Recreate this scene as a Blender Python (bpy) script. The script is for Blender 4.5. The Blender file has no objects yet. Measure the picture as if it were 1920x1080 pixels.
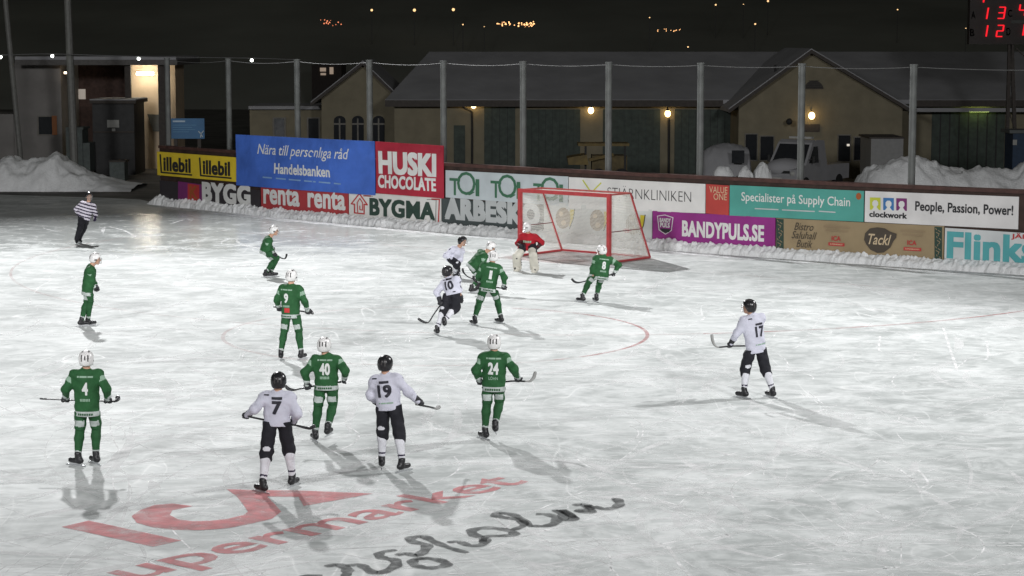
import bpy, bmesh, math, random
import numpy as np
from mathutils import Vector, Matrix, noise as mnoise

sc = bpy.context.scene
random.seed(7)
rng = np.random.default_rng(7)
COL = sc.collection

# ------------------------------------------------------------------ camera
F, PITCH, CAMH = 3924.58, 0.11752, 6.876          # focal length in pixels of the 1920 wide frame, pitch, height
cd = bpy.data.cameras.new('camera')
cd.sensor_width = 36.0
cd.lens = F / 1920 * 36.0
cd.clip_start, cd.clip_end = 0.5, 2000
cam = bpy.data.objects.new('camera', cd)
COL.objects.link(cam)
cam.location = (0, 0, CAMH)
cam.rotation_euler = (math.pi / 2 - PITCH, 0, 0)
sc.camera = cam
cd.dof.use_dof = False

# ------------------------------------------------------------------ world, lamps, exposure
w = bpy.data.worlds.new('World')
sc.world = w
w.use_nodes = True
bgn = w.node_tree.nodes['Background']
bgn.inputs[0].default_value = (1.0, 1.0, 0.88, 1)
bgn.inputs[1].default_value = 0.017                # night sky glow over a town
sc.view_settings.view_transform = 'Standard'
sc.view_settings.look = 'None'
sc.view_settings.exposure = 0
sc.view_settings.gamma = 1
sc.cycles.use_denoising = True
sc.cycles.max_bounces = 6
sc.cycles.diffuse_bounces = 3
sc.cycles.glossy_bounces = 3
sc.cycles.transparent_max_bounces = 8
sc.cycles.sample_clamp_indirect = 4

def flood(name, loc, target, power, size_deg, blend, soft, col=(0.99, 0.99, 1.0)):
    """a floodlight head on a rink mast, or an added fill behind the camera"""
    l = bpy.data.lights.new(name, 'SPOT')
    l.energy = power
    l.spot_size = math.radians(size_deg)
    l.spot_blend = blend
    l.shadow_soft_size = soft
    l.color = col
    o = bpy.data.objects.new(name, l)
    COL.objects.link(o)
    o.location = loc
    o.rotation_euler = (Vector(target) - Vector(loc)).to_track_quat('-Z', 'Y').to_euler()
    return o
MAST_A = (-20.6, 98.5, 33)
flood('spotlight', MAST_A, (-5, 44, 0), 1.6e5, 70, 0.85, 0.7)
flood('spotlight', (24, 49, 19), (-6, 44, 0), 0.22e5, 80, 0.7, 0.35)
flood('spotlight', (-24, 4, 21), (-14, 68, 0), 0.66e5, 62, 0.9, 3.5)
flood('spotlight', (23, -2, 21), (8, 57, 0), 0.50e5, 64, 0.9, 3.5)

flood('spotlight', (6, -14, 27), (3, 29, 0), 0.44e5, 44, 0.9, 4.0)  # fill added high behind the camera to brighten the near ice

# ------------------------------------------------------------------ pixel <-> world (pixels of the 1920 x 1080 photograph)
CP, SP = math.cos(PITCH), math.sin(PITCH)
def ray(px, py):
    u, v = (px - 960) / F, (py - 540) / F
    return np.array([u, CP - v * SP, -SP - v * CP])
def ground(px, py, z=0.0):
    d = ray(px, py)
    t = (z - CAMH) / d[2]
    return np.array([d[0] * t, d[1] * t, z])
def at(px, py, Y):
    d = ray(px, py)
    t = Y / d[1]
    return np.array([d[0] * t, Y, CAMH + d[2] * t])
def project(p):
    x, y, z = p[0], p[1], p[2] - CAMH
    d = y * CP - z * SP
    return 960 + F * x / d, 540 - F * (y * SP + z * CP) / d

# ------------------------------------------------------------------ materials
MATS = {}
def mat(name, col, rough=0.6, var=0.12, scale=6.0, bump=0.0, bscale=40.0, metal=0.0, spec=0.4, emit=None, estr=0.0):
    if name in MATS:
        return MATS[name]
    m = bpy.data.materials.new(name)
    m.use_nodes = True
    nt = m.node_tree
    b = nt.nodes['Principled BSDF']
    b.inputs['Roughness'].default_value = rough
    b.inputs['Metallic'].default_value = metal
    b.inputs['Specular IOR Level'].default_value = spec
    tc = nt.nodes.new('ShaderNodeTexCoord')
    if var > 0:
        n = nt.nodes.new('ShaderNodeTexNoise')
        n.inputs['Scale'].default_value = scale
        n.inputs['Detail'].default_value = 5
        nt.links.new(tc.outputs['Object'], n.inputs['Vector'])
        r = nt.nodes.new('ShaderNodeValToRGB')
        r.color_ramp.elements[0].position = 0.3
        r.color_ramp.elements[1].position = 0.7
        r.color_ramp.elements[0].color = [max(0, c * (1 - var)) for c in col[:3]] + [1]
        r.color_ramp.elements[1].color = [min(1, c * (1 + var)) for c in col[:3]] + [1]
        nt.links.new(n.outputs['Fac'], r.inputs['Fac'])
        nt.links.new(r.outputs['Color'], b.inputs['Base Color'])
    else:
        b.inputs['Base Color'].default_value = list(col[:3]) + [1]
    if bump > 0:
        n2 = nt.nodes.new('ShaderNodeTexNoise')
        n2.inputs['Scale'].default_value = bscale
        n2.inputs['Detail'].default_value = 4
        nt.links.new(tc.outputs['Object'], n2.inputs['Vector'])
        bp = nt.nodes.new('ShaderNodeBump')
        bp.inputs['Strength'].default_value = bump
        bp.inputs['Distance'].default_value = 0.05
        nt.links.new(n2.outputs['Fac'], bp.inputs['Height'])
        nt.links.new(bp.outputs['Normal'], b.inputs['Normal'])
    if emit is not None:
        b.inputs['Emission Color'].default_value = list(emit) + [1]
        b.inputs['Emission Strength'].default_value = estr
    MATS[name] = m
    return m

# ------------------------------------------------------------------ mesh building
ORG = {}
def tag(o, label=None, cat=None, group=None, kind=None):
    if label: o['label'] = label
    if cat: o['category'] = cat
    if group: o['group'] = group
    if kind: o['kind'] = kind
    return o
def empty(name, loc):
    o = bpy.data.objects.new(name, None)
    COL.objects.link(o)
    o.location = loc
    o.empty_display_size = 0.2
    ORG[o.name] = np.array(loc, float)
    return o
def link_mesh(name, V, Fc, mats, parent=None, org=None, midx=None, smooth=False):
    if parent is not None:
        org = ORG[parent.name]
    elif org is None:
        org = np.zeros(3)
    org = np.asarray(org, float)
    V = np.asarray(V, float) - org
    me = bpy.data.meshes.new(name)
    me.from_pydata(V.tolist(), [], Fc if isinstance(Fc, list) else Fc.tolist())
    for m in (mats if isinstance(mats, (list, tuple)) else [mats]):
        me.materials.append(m)
    if midx is not None:
        me.polygons.foreach_set('material_index', np.asarray(midx, np.int32))
    if smooth:
        me.polygons.foreach_set('use_smooth', np.ones(len(me.polygons), bool))
    me.update()
    o = bpy.data.objects.new(name, me)
    COL.objects.link(o)
    if parent is not None:
        o.parent = parent
    else:
        o.location = org
    ORG[o.name] = org
    return o

class MB:
    def __init__(s):
        s.v, s.f, s.m = [], [], []
    def add(s, V, Fc, mi=0):
        n = len(s.v)
        s.v += [tuple(map(float, p)) for p in V]
        s.f += [[i + n for i in f] for f in Fc]
        s.m += [mi] * len(Fc)
        return s
    def box(s, lo, hi, mi=0):
        x0, y0, z0 = lo; x1, y1, z1 = hi
        V = [(x0,y0,z0),(x1,y0,z0),(x1,y1,z0),(x0,y1,z0),(x0,y0,z1),(x1,y0,z1),(x1,y1,z1),(x0,y1,z1)]
        return s.add(V, [[0,3,2,1],[4,5,6,7],[0,1,5,4],[1,2,6,5],[2,3,7,6],[3,0,4,7]], mi)
    def pbox(s, px0, py0, px1, py1, Y, th=0.1, mi=0):
        """box whose front face at depth Y covers that pixel rectangle, th metres deep"""
        a, b = at(px0, py1, Y), at(px1, py0, Y)
        return s.box((a[0], Y, a[2]), (b[0], Y + th, b[2]), mi)
    def beam(s, a, b, w, h=None, up=(0,0,1), mi=0):
        a, b = np.array(a, float), np.array(b, float)
        h = h or w
        d = b - a; d /= np.linalg.norm(d)
        u = np.array(up, float)
        if abs(d @ u) > 0.95: u = np.array([1.0, 0, 0])
        x = np.cross(d, u); x /= np.linalg.norm(x)
        y = np.cross(x, d)
        V = []
        for p in (a, b):
            for sx, sy in ((-1,-1),(1,-1),(1,1),(-1,1)):
                V.append(p + x * sx * w / 2 + y * sy * h / 2)
        return s.add(V, [[0,1,2,3],[7,6,5,4],[0,4,5,1],[1,5,6,2],[2,6,7,3],[3,7,4,0]], mi)
    def tube(s, pts, r, seg=10, mi=0, cap=True, flat=1.0, flatdir=(0,0,1)):
        pts = [np.array(p, float) for p in pts]
        n = len(pts)
        rs = r if isinstance(r, (list, tuple, np.ndarray)) else [r] * n
        V, Fc = [], []
        prev = None
        for i, p in enumerate(pts):
            d = pts[min(i+1, n-1)] - pts[max(i-1, 0)]
            d /= (np.linalg.norm(d) + 1e-9)
            if prev is None:
                u = np.array(flatdir, float)
                if abs(d @ u) > 0.9: u = np.array([1.0, 0.1, 0])
            else: u = prev
            u = u - d * (d @ u); u /= np.linalg.norm(u)
            prev = u
            x = np.cross(d, u)
            for k in range(seg):
                a = 2 * math.pi * k / seg
                V.append(p + rs[i] * (math.cos(a) * u * flat + math.sin(a) * x))
        for i in range(n - 1):
            for k in range(seg):
                k2 = (k + 1) % seg
                Fc.append([i*seg+k, i*seg+k2, (i+1)*seg+k2, (i+1)*seg+k])
        if cap:
            Fc.append([k for k in range(seg)][::-1])
            Fc.append([(n-1)*seg+k for k in range(seg)])
        return s.add(V, Fc, mi)
    def sphere(s, c, r, seg=14, rings=8, mi=0, sc_=(1,1,1)):
        V, Fc = [], []
        c = np.array(c, float)
        for i in range(rings + 1):
            th = math.pi * i / rings
            for k in range(seg):
                a = 2 * math.pi * k / seg
                V.append(c + r * np.array([math.sin(th)*math.cos(a)*sc_[0], math.sin(th)*math.sin(a)*sc_[1], math.cos(th)*sc_[2]]))
        for i in range(rings):
            for k in range(seg):
                k2 = (k+1) % seg
                Fc.append([i*seg+k, (i+1)*seg+k, (i+1)*seg+k2, i*seg+k2])
        return s.add(V, Fc, mi)
    def prism(s, pts, vec, mi=0):
        """polygon pts (3-D) extruded by vec"""
        n = len(pts)
        P = [np.array(p, float) for p in pts]
        V = P + [p + np.array(vec, float) for p in P]
        Fc = [list(range(n))[::-1], [n + i for i in range(n)]] + [[i, (i+1) % n, n + (i+1) % n, n + i] for i in range(n)]
        return s.add(V, Fc, mi)
    def build(s, name, mats, parent=None, org=None, smooth=False):
        return link_mesh(name, s.v, s.f, mats, parent, org, s.m, smooth)

# lettering: flat meshes of the built-in font
_TC = {}
def glyphs(text, bold=0.0, shear=0.0, space=1.0, fine=False):
    """unit-box outline faces of a word; heavy weights are several shifted layers (third coordinate: layer)"""
    key = (text, bold, shear, space, fine)
    if key not in _TC:
        c = bpy.data.curves.new('lettering', 'FONT')
        c.body = text
        off = min(bold, 0.015)
        c.offset = off
        c.shear = shear
        sh = max(0.0, bold - off)
        c.space_character = space * (1 + sh * 1.6)
        c.resolution_u = 3
        o = bpy.data.objects.new('lettering', c)
        me = bpy.data.meshes.new_from_object(o)
        if fine:
            bm = bmesh.new(); bm.from_mesh(me)
            for _ in range(2):
                bmesh.ops.triangulate(bm, faces=bm.faces[:])
                bmesh.ops.subdivide_edges(bm, edges=[e for e in bm.edges if e.calc_length() > 0.12], cuts=1)
            bmesh.ops.triangulate(bm, faces=bm.faces[:])
            bm.to_mesh(me); bm.free()
        V0 = np.array([v.co[:] for v in me.vertices])[:, :2]
        F0 = [list(p.vertices) for p in me.polygons]
        bpy.data.meshes.remove(me); bpy.data.objects.remove(o); bpy.data.curves.remove(c)
        V, Fc = [], []
        for k, (dx, dy) in enumerate([(0, 0)] + ([(-sh, -sh*.7), (sh, sh*.7), (-sh, sh*.7), (sh, -sh*.7)] if sh > 0.003 else [])):
            n = len(V) * len(V0)
            V.append(np.column_stack([V0 + [dx, dy], np.full(len(V0), float(k))])); Fc += [[i + k * len(V0) for i in f] for f in F0]
        V = np.concatenate(V)
        lo, hi = V[:, :2].min(0), V[:, :2].max(0)
        V[:, :2] = (V[:, :2] - lo) / (hi - lo)
        _TC[key] = (V, Fc, hi - lo)
    return _TC[key]

def catmull(pts, n=6):
    P = [np.array(p, float) for p in pts]
    if len(P) < 3: return P
    P = [2*P[0]-P[1]] + P + [2*P[-1]-P[-2]]
    out = []
    for i in range(1, len(P)-2):
        for k in range(n):
            t = k / n
            out.append(0.5*((2*P[i]) + (-P[i-1]+P[i+1])*t + (2*P[i-1]-5*P[i]+4*P[i+1]-P[i+2])*t*t + (-P[i-1]+3*P[i]-3*P[i+1]+P[i+2])*t**3))
    out.append(P[-2])
    return out
def fbm(x, y, z=0.0, oct=4):
    return mnoise.fractal(Vector((x, y, z)), 1.0, 2.0, oct)
# ------------------------------------------------------------------ rink axes: u runs along the end wall, b points from the pitch to the wall
TH = 0.6972
AX = np.array([math.cos(TH), -math.sin(TH), 0]); BX = np.array([math.sin(TH), math.cos(TH), 0])
_wp = np.array([(-14.36,87.88),(-10.92,83.77),(-7.43,80.76),(-1.93,75.54),(4.28,69.66),(8.2,66.71),(15.24,61.94)])
_wu, _wb = _wp @ AX[:2], _wp @ BX[:2]
_wc = np.polyfit(_wu, _wb, 2)
def W(u, off=0.0, z=0.0):
    """point on the end wall; off metres out of it towards the pitch"""
    return AX * u + BX * (np.polyval(_wc, u) - off) + np.array([0, 0, z])
def wu(px, py=400):
    d = ray(px, py)
    lo, hi = -95.0, 20.0
    for _ in range(50):
        m = (lo + hi) / 2
        q = W(m)
        if q[0] / q[1] < d[0] / d[1]: lo = m
        else: hi = m
    return (lo + hi) / 2
def wz(px, py, off=0.05):
    return at(px, py, W(wu(px, py), off)[1])[2]
U0, U1 = wu(301, 330), wu(2080, 430)

# ------------------------------------------------------------------ ice
def ice_material():
    m = bpy.data.materials.new('ice')
    m.use_nodes = True
    nt = m.node_tree; L = nt.links.new; N = nt.nodes.new
    b = nt.nodes['Principled BSDF']
    tc = N('ShaderNodeTexCoord')
    def mapping(sx, sy, rot=0.0):
        mp = N('ShaderNodeMapping'); mp.inputs['Scale'].default_value = (sx, sy, 1); mp.inputs['Rotation'].default_value = (0, 0, rot)
        L(tc.outputs['Object'], mp.inputs['Vector']); return mp
    def noise(mp, scale, det=5, rough=0.6, dist=0.0):
        n = N('ShaderNodeTexNoise'); n.inputs['Scale'].default_value = scale; n.inputs['Detail'].default_value = det
        n.inputs['Roughness'].default_value = rough; n.inputs['Distortion'].default_value = dist
        L(mp.outputs['Vector'], n.inputs['Vector']); return n
    def ramp(n, stops, out='Fac'):
        r = N('ShaderNodeValToRGB'); e = r.color_ramp.elements
        while len(e) < len(stops): e.new(0.5)
        for el, (p, c) in zip(e, stops):
            el.position = p; el.color = (c, c, c, 1) if not isinstance(c, tuple) else (*c, 1)
        L(n.outputs[out], r.inputs['Fac']); return r
    def mix(f, a, c, mode='MIX'):
        x = N('ShaderNodeMixRGB'); x.blend_type = mode
        for sock, val in ((x.inputs[0], f), (x.inputs[1], a), (x.inputs[2], c)):
            if isinstance(val, (int, float)): sock.default_value = val
            elif isinstance(val, tuple): sock.default_value = (*val, 1)
            else: L(val, sock)
        return x.outputs[0]
    m1 = mapping(1, 1); m2 = mapping(0.75, 1.0, 0.5); m3 = mapping(0.8, 1.0, -0.6)
    big = ramp(noise(m1, 0.16, 9, 0.72, 0.6), [(0.38, 0.0), (0.62, 1.0)])         # swept and scraped fields
    st1 = ramp(noise(m2, 0.5, 9, 0.62, 1.6), [(0.38, 0.0), (0.66, 1.0)])
    st2 = ramp(noise(m3, 1.3, 9, 0.62, 2.2), [(0.42, 0.0), (0.7, 1.0)])
    f1 = mix(0.62, big.outputs[0], st1.outputs[0])
    f2 = mix(0.36, f1, st2.outputs[0])
    # meltwater near the entrance corner
    vd = N('ShaderNodeVectorMath'); vd.operation = 'DISTANCE'; mp = mapping(0.75, 1.0); L(mp.outputs['Vector'], vd.inputs[0]); vd.inputs[1].default_value = (-13 * 0.75, 76, 0)
    wet = N('ShaderNodeMapRange'); wet.inputs['From Min'].default_value = 13.5; wet.inputs['From Max'].default_value = 5.0; wet.inputs['To Min'].default_value = 0.0; wet.inputs['To Max'].default_value = 0.30
    L(vd.outputs['Value'], wet.inputs['Value'])
    sb = N('ShaderNodeMath'); sb.operation = 'SUBTRACT'; sb.use_clamp = True; L(f2, sb.inputs[0]); L(wet.outputs[0], sb.inputs[1]); f2 = sb.outputs[0]
    base = N('ShaderNodeValToRGB'); e = base.color_ramp.elements
    e[0].position = 0.1; e[0].color = (0.45, 0.475, 0.465, 1)
    e[1].position = 0.9; e[1].color = (0.86, 0.875, 0.87, 1)
    x = e.new(0.5); x.color = (0.675, 0.70, 0.69, 1)
    L(f2, base.inputs['Fac'])
    # thin skate cuts: ridges of a warped noise
    def cuts(mp, scale, dist, width):
        n = noise(mp, scale, 2, 0.5, dist)
        s = N('ShaderNodeMath'); s.operation = 'SUBTRACT'; L(n.outputs['Fac'], s.inputs[0]); s.inputs[1].default_value = 0.5
        a = N('ShaderNodeMath'); a.operation = 'ABSOLUTE'; L(s.outputs[0], a.inputs[0])
        r = N('ShaderNodeValToRGB'); r.color_ramp.elements[0].position = 0.0; r.color_ramp.elements[0].color = (1,1,1,1)
        r.color_ramp.elements[1].position = width; r.color_ramp.elements[1].color = (0,0,0,1)
        L(a.outputs[0], r.inputs['Fac']); return r.outputs[0]
    c1 = cuts(mapping(0.25, 1.0, 0.35), 0.5, 0.25, 0.007)
    c2 = cuts(mapping(1.0, 0.2, -0.35), 0.6, 0.25, 0.006)
    fade = ramp(noise(m1, 0.5, 3), [(0.42, 0.0), (0.66, 0.7)])
    cc = mix(1.0, c1, c2, 'LIGHTEN')
    cc = mix(1.0, cc, fade.outputs[0], 'MULTIPLY')
    col = mix(cc, base.outputs[0], (0.95, 0.96, 0.95))
    fine = ramp(noise(m1, 9, 4, 0.7), [(0.3, 0.9), (0.7, 1.0)])
    col = mix(1.0, col, fine.outputs[0], 'MULTIPLY')
    L(col, b.inputs['Base Color'])
    rr = N('ShaderNodeMapRange'); rr.inputs['From Min'].default_value = 0.0; rr.inputs['From Max'].default_value = 0.26; rr.inputs['To Min'].default_value = 0.6; rr.inputs['To Max'].default_value = 0.16
    wn = N('ShaderNodeMath'); wn.operation = 'MULTIPLY'; L(wet.outputs[0], wn.inputs[0]); iv = N('ShaderNodeMath'); iv.operation = 'SUBTRACT'; iv.inputs[0].default_value = 1.0; L(f2, iv.inputs[1]); L(iv.outputs[0], wn.inputs[1])
    L(wn.outputs[0], rr.inputs['Value']); L(rr.outputs[0], b.inputs['Roughness'])
    b.inputs['IOR'].default_value = 1.31
    sr = N('ShaderNodeMapRange'); sr.inputs['From Min'].default_value = 0.0; sr.inputs['From Max'].default_value = 0.26; sr.inputs['To Min'].default_value = 0.05; sr.inputs['To Max'].default_value = 0.36
    L(wn.outputs[0], sr.inputs['Value']); L(sr.outputs[0], b.inputs['Specular IOR Level'])
    bp = N('ShaderNodeBump'); bp.inputs['Strength'].default_value = 0.25; bp.inputs['Distance'].default_value = 0.03
    bn = noise(m1, 4, 6, 0.7); L(bn.outputs['Fac'], bp.inputs['Height']); L(bp.outputs['Normal'], b.inputs['Normal'])
    return m

# ground beyond the rink and the ice sheet on it
M_yard = mat('dark trampled snow on asphalt', (0.14, 0.135, 0.125), 0.8, 0.5, 0.5, 0.3, 3)
link_mesh('ground', [(-900,-200,-0.05),(900,-200,-0.05),(900,1500,-0.05),(-900,1500,-0.05)], [[0,1,2,3]], M_yard)['kind'] = 'structure'
ice_pts = [(-75, 8, 0), (75, 8, 0)]
us = np.linspace(45, U0, 40)
ice_pts += [tuple(W(u, -0.02)) for u in us]
e = ground(255, 366)
ice_pts += [tuple(ground(262, 374)), tuple(ground(200, 371)), tuple(ground(100, 368)), tuple(ground(0, 365)), tuple(ground(-300, 368)), (-75, 80, 0)]
ice = link_mesh('ice', ice_pts, [list(range(len(ice_pts)))], ice_material())
ice['kind'] = 'structure'

# ------------------------------------------------------------------ paint in the ice
def paint(name, col, lo=0.35, hi=0.9, scale=2.5):
    m = mat(name, col, 0.8, 0.2, 3.0, spec=0.03)
    nt = m.node_tree; b = nt.nodes['Principled BSDF']
    tc = nt.nodes.new('ShaderNodeTexCoord'); n = nt.nodes.new('ShaderNodeTexNoise')
    n.inputs['Scale'].default_value = scale; n.inputs['Detail'].default_value = 7; n.inputs['Roughness'].default_value = 0.7
    r = nt.nodes.new('ShaderNodeMapRange'); r.inputs['From Min'].default_value = 0.35; r.inputs['From Max'].default_value = 0.62
    r.inputs['To Min'].default_value = lo; r.inputs['To Max'].default_value = hi
    nt.links.new(tc.outputs['Object'], n.inputs['Vector']); nt.links.new(n.outputs['Fac'], r.inputs['Value']); nt.links.new(r.outputs[0], b.inputs['Alpha'])
    return m
M_pred = paint('red ice paint', (0.66, 0.27, 0.28), 0.3, 0.85)
M_pfaint = paint('faded red line paint', (0.6, 0.3, 0.29), 0.0, 0.22, 1.2)
M_pline = paint('worn red line paint', (0.52, 0.15, 0.15), 0.0, 0.6, 1.0)
M_pblack = paint('black ice paint', (0.13, 0.135, 0.135), 0.3, 0.85, 5)
def ribbon(path, wdt, z=0.004):
    V, Fc = [], []
    P = [np.array(p, float) for p in path]
    n = len(P)
    for i in range(n):
        d = P[min(i+1, n-1)] - P[max(i-1, 0)]; d /= (np.linalg.norm(d) + 1e-9)
        s = np.array([-d[1], d[0], 0])
        wi = wdt[i] if hasattr(wdt, '__len__') else wdt
        V += [P[i] - s * wi / 2 + [0, 0, z], P[i] + s * wi / 2 + [0, 0, z]]
    for i in range(n - 1): Fc.append([2*i, 2*i+2, 2*i+3, 2*i+1])
    return V, Fc
def marking(name, V, Fc, m):
    o = link_mesh(name, V, Fc, m); o['kind'] = 'structure'; return o
GC = np.array([1.633, 65.771, 0]); CC = np.array([-1.802, 49.109, 0])      # goal centre, free-stroke point
def arc_path(c, r, a0, a1, n=90):
    return [c + r * np.array([math.cos(a), math.sin(a), 0]) for a in np.linspace(a0, a1, n)]
V, Fc = ribbon(arc_path(CC, 5, -1.0, 1.2, 120), 0.09, 0.004); marking('free_stroke_circle_marking', V, Fc, M_pline)
V, Fc = ribbon(arc_path(CC, 5, 1.2, 5.28, 120), 0.09, 0.0044); marking('faded_circle_marking', V, Fc, M_pfaint)
V, Fc = ribbon(arc_path(GC, 17, -1.4, -TH, 100), 0.08, 0.0048); marking('penalty_area_line_marking', V, Fc, M_pline)
V, Fc = ribbon(arc_path(GC, 17, -math.pi - TH, -1.4, 100), 0.08, 0.0048); marking('faded_penalty_line_marking', V, Fc, M_pfaint)
V, Fc = ribbon([GC - AX * 16, GC + AX * 12], 0.08, 0.0052); marking('goal_line_marking', V, Fc, M_pfaint)
mb = MB()
mb.add([GC - AX*2.1 - BX*0.9 + [0,0,0.003], GC + AX*2.1 - BX*0.9 + [0,0,0.003], GC + AX*2.1 + BX*2.1 + [0,0,0.003], GC - AX*2.1 + BX*2.1 + [0,0,0.003]], [[0,1,2,3]])
mb.build('goal_area_marking', paint('pale red goal area', (0.42, 0.24, 0.22), 0.0, 0.4, 1.0))['kind'] = 'structure'

def gpoly(pts, ox, oy, s):
    return [ground(ox + x / s, oy + y / s) for x, y in pts]
mb = MB()
def flatpoly(pts, z=0.006):
    mb.add([p + np.array([0, 0, z]) for p in pts], [list(range(len(pts)))])
flatpoly(gpoly([(165,385),(320,350),(580,405),(840,462),(680,497),(420,440)], 60, 860, 3))
Cpoly = [(905,268),(790,254),(690,262),(610,290),(560,325),(590,362),(680,388),(800,402),(950,404),(1100,393),(1240,366),(1350,340),(1402,300),(1370,262),(1330,222),(1300,212),
         (1500,216),(1528,268),(1920,198),(1500,180),(1095,173),(1150,212),(1190,262),(1215,300),(1190,318),(1100,340),(1000,351),(900,353),(820,342),(775,318),(790,292)]
# a simple polygon drawn with its hole open: split into the C with the A's leg, and the A's bar
flatpoly(gpoly([(905,268),(790,254),(690,262),(610,290),(560,325),(590,362),(680,388),(800,402),(950,404),(1100,393),(1240,366),(1350,340),(1402,300),(1370,262),(1322,214),(1250,178),(1095,173),(1150,212),(1190,262),(1215,300),(1190,318),(1100,340),(1000,351),(900,353),(820,342),(775,318),(790,292)], 60, 860, 3))
flatpoly(gpoly([(1250,178),(1500,180),(1920,198),(1528,268),(1500,217),(1322,214)], 60, 860, 3), 0.0062)
O = ground(253, 1087); T = ground(990, 903); upv = (ground(140, 982) - ground(313, 1020)) * 0.92
base = T - O
Vt, Ft, sz = glyphs('upermarket', 0.015)
asc = 1.0
mb.add([O + base * x + upv * 0.66 * (y - 0.28) + [0, 0, 0.006] for x, y in [v[:2] for v in Vt]], Ft)
Vt, Ft, sz2 = glyphs('s', 0.015)
wS = sz2[0] / sz[0]
mb.add([O - base * (0.13) + base * wS * 1.1 * x + upv * 0.36 * y + [0, 0, 0.006] for x, y in [v[:2] for v in Vt]], Ft)
marking('red_ice_lettering', mb.v, mb.f, M_pred)
strokes = [
 [(-60,690),(20,668),(90,662),(130,664)],
 [(150,608),(220,598),(268,618),(275,640),(262,664)],
 [(268,606),(340,598),(385,622),(430,645),(490,634),(545,604),(540,572),(480,562),(452,545),(470,528),(550,514)],
 [(550,545),(605,534),(660,548),(705,522),(720,488),(650,472),(630,450),(700,440),(760,468),(840,500),(950,532)],
 [(700,560),(650,570),(645,592),(690,612),(760,616),(832,600),(800,575),(720,562),(655,572)],
 [(840,474),(900,468),(960,490),(1030,486),(1048,455),(990,432),(975,406),(1040,392),(1120,395),(1200,412),(1208,432),(1150,436),(1060,440),(1035,470)],
 [(1200,405),(1268,376),(1240,346),(1170,335),(1108,322),(1130,308),(1200,316),(1260,346),(1312,386)],
 [(1312,378),(1380,382),(1440,366),(1452,336),(1400,316),(1335,314)],
 [(1440,290),(1480,312),(1500,345),(1550,336),(1475,290),(1530,320),(1552,336)],
 [(1548,266),(1600,258),(1640,284),(1575,296),(1650,302),(1625,264)],
 [(1660,270),(1720,286),(1780,276),(1806,256),(1790,230),(1760,228)]]
mb = MB()
for i, s in enumerate(strokes):
    P = catmull([ground(560 + x / 3, 860 + y / 3) for x, y in s], 6)
    n = len(P)
    wd = [0.15 * (0.55 + 0.55 * math.sin(math.pi * min(1, max(0, (k + 0.5) / n))) ** 0.5 + 0.15 * math.sin(k * 0.9)) for k in range(n)]
    V, Fc = ribbon(P, wd, 0.0075 + i * 0.0003)
    mb.add(V, Fc)
marking('black_script_lettering', mb.v, mb.f, M_pblack)

# bright skate cuts in the ice
M_cut = paint('shaved ice', (0.96, 0.97, 0.96), 0.15, 0.95, 3)
mb = MB()
def cut(pts, wd, z=0.0022):
    V, Fc = ribbon(catmull(pts, 5), wd, z); mb.add(V, Fc)
for pts, wd in ([[(1768,613),(1780,650),(1795,695)],0.06],[[(1252,1024),(1275,1060),(1300,1085)],0.05],[[(1550,972),(1580,990),(1600,1002)],0.04],[[(1215,612),(1260,630),(1310,652)],0.05],
                [[(1650,630),(1648,655),(1655,660)],0.05],[[(1850,640),(1853,665),(1848,675)],0.05],[[(700,870),(720,840),(730,820)],0.03],[[(1430,800),(1550,830),(1700,840)],0.03],
                [[(1180,800),(1260,790),(1400,795)],0.03],[[(205,425),(235,433),(255,445)],0.09],[[(320,420),(345,412),(360,413)],0.1],[[(1480,855),(1500,850),(1530,838)],0.03],
                [[(1720,880),(1740,905),(1725,918)],0.04],[[(1100,920),(1000,960),(930,1000)],0.03],[[(920,1030),(1000,1000),(1100,975)],0.03],[[(0,770),(60,745),(110,730)],0.03],
                [[(440,715),(560,735),(600,745)],0.035],[[(880,745),(872,755),(876,768)],0.03],[[(1290,590),(1350,580),(1420,572)],0.04],[[(100,925),(200,905),(330,890)],0.03]):
    cut([ground(*p) for p in pts], wd)
for i in range(560):
    px, py = rng.uniform(-40, 1960), 420 + 660 * rng.uniform(0, 1) ** 0.8
    c = ground(px, py); L_ = rng.uniform(0.5, 4.5); a = rng.uniform(0, 2 * math.pi) if rng.uniform() < 0.45 else rng.normal(0.25, 0.5); k = rng.normal(0, 0.28)
    pts = [c]
    for j in range(5):
        pts.append(pts[-1] + L_ / 5 * np.array([math.cos(a), math.sin(a), 0])); a += k * L_ / 5
    if any((q @ BX) > np.polyval(_wc, q @ AX) - 1.0 for q in pts): continue
    cut(pts, rng.uniform(0.008, 0.034), 0.0016)
M_frost = paint('scraped frost', (0.94, 0.95, 0.945), 0.0, 0.62, 1.6)
nf = len(mb.f)
for i in range(420):
    px, py = rng.uniform(-40, 1960), 420 + 660 * rng.uniform(0, 1) ** 0.8
    c = ground(px, py); L_ = rng.uniform(1.0, 7); a = rng.uniform(0, 2 * math.pi); k = rng.normal(0, 0.16)
    pts = [c]
    for j in range(6):
        pts.append(pts[-1] + L_ / 6 * np.array([math.cos(a), math.sin(a), 0])); a += k * L_ / 6
    if any((q @ BX) > np.polyval(_wc, q @ AX) - 1.0 for q in pts): continue
    P = catmull(pts, 4); n_ = len(P); w0 = rng.uniform(0.04, 0.22)
    V, Fc = ribbon(P, [w0 * math.sin(math.pi * (q + .4) / n_) for q in range(n_)], 0.0012 + 0.0000015 * i); mb.add(V, Fc, 1)
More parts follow.
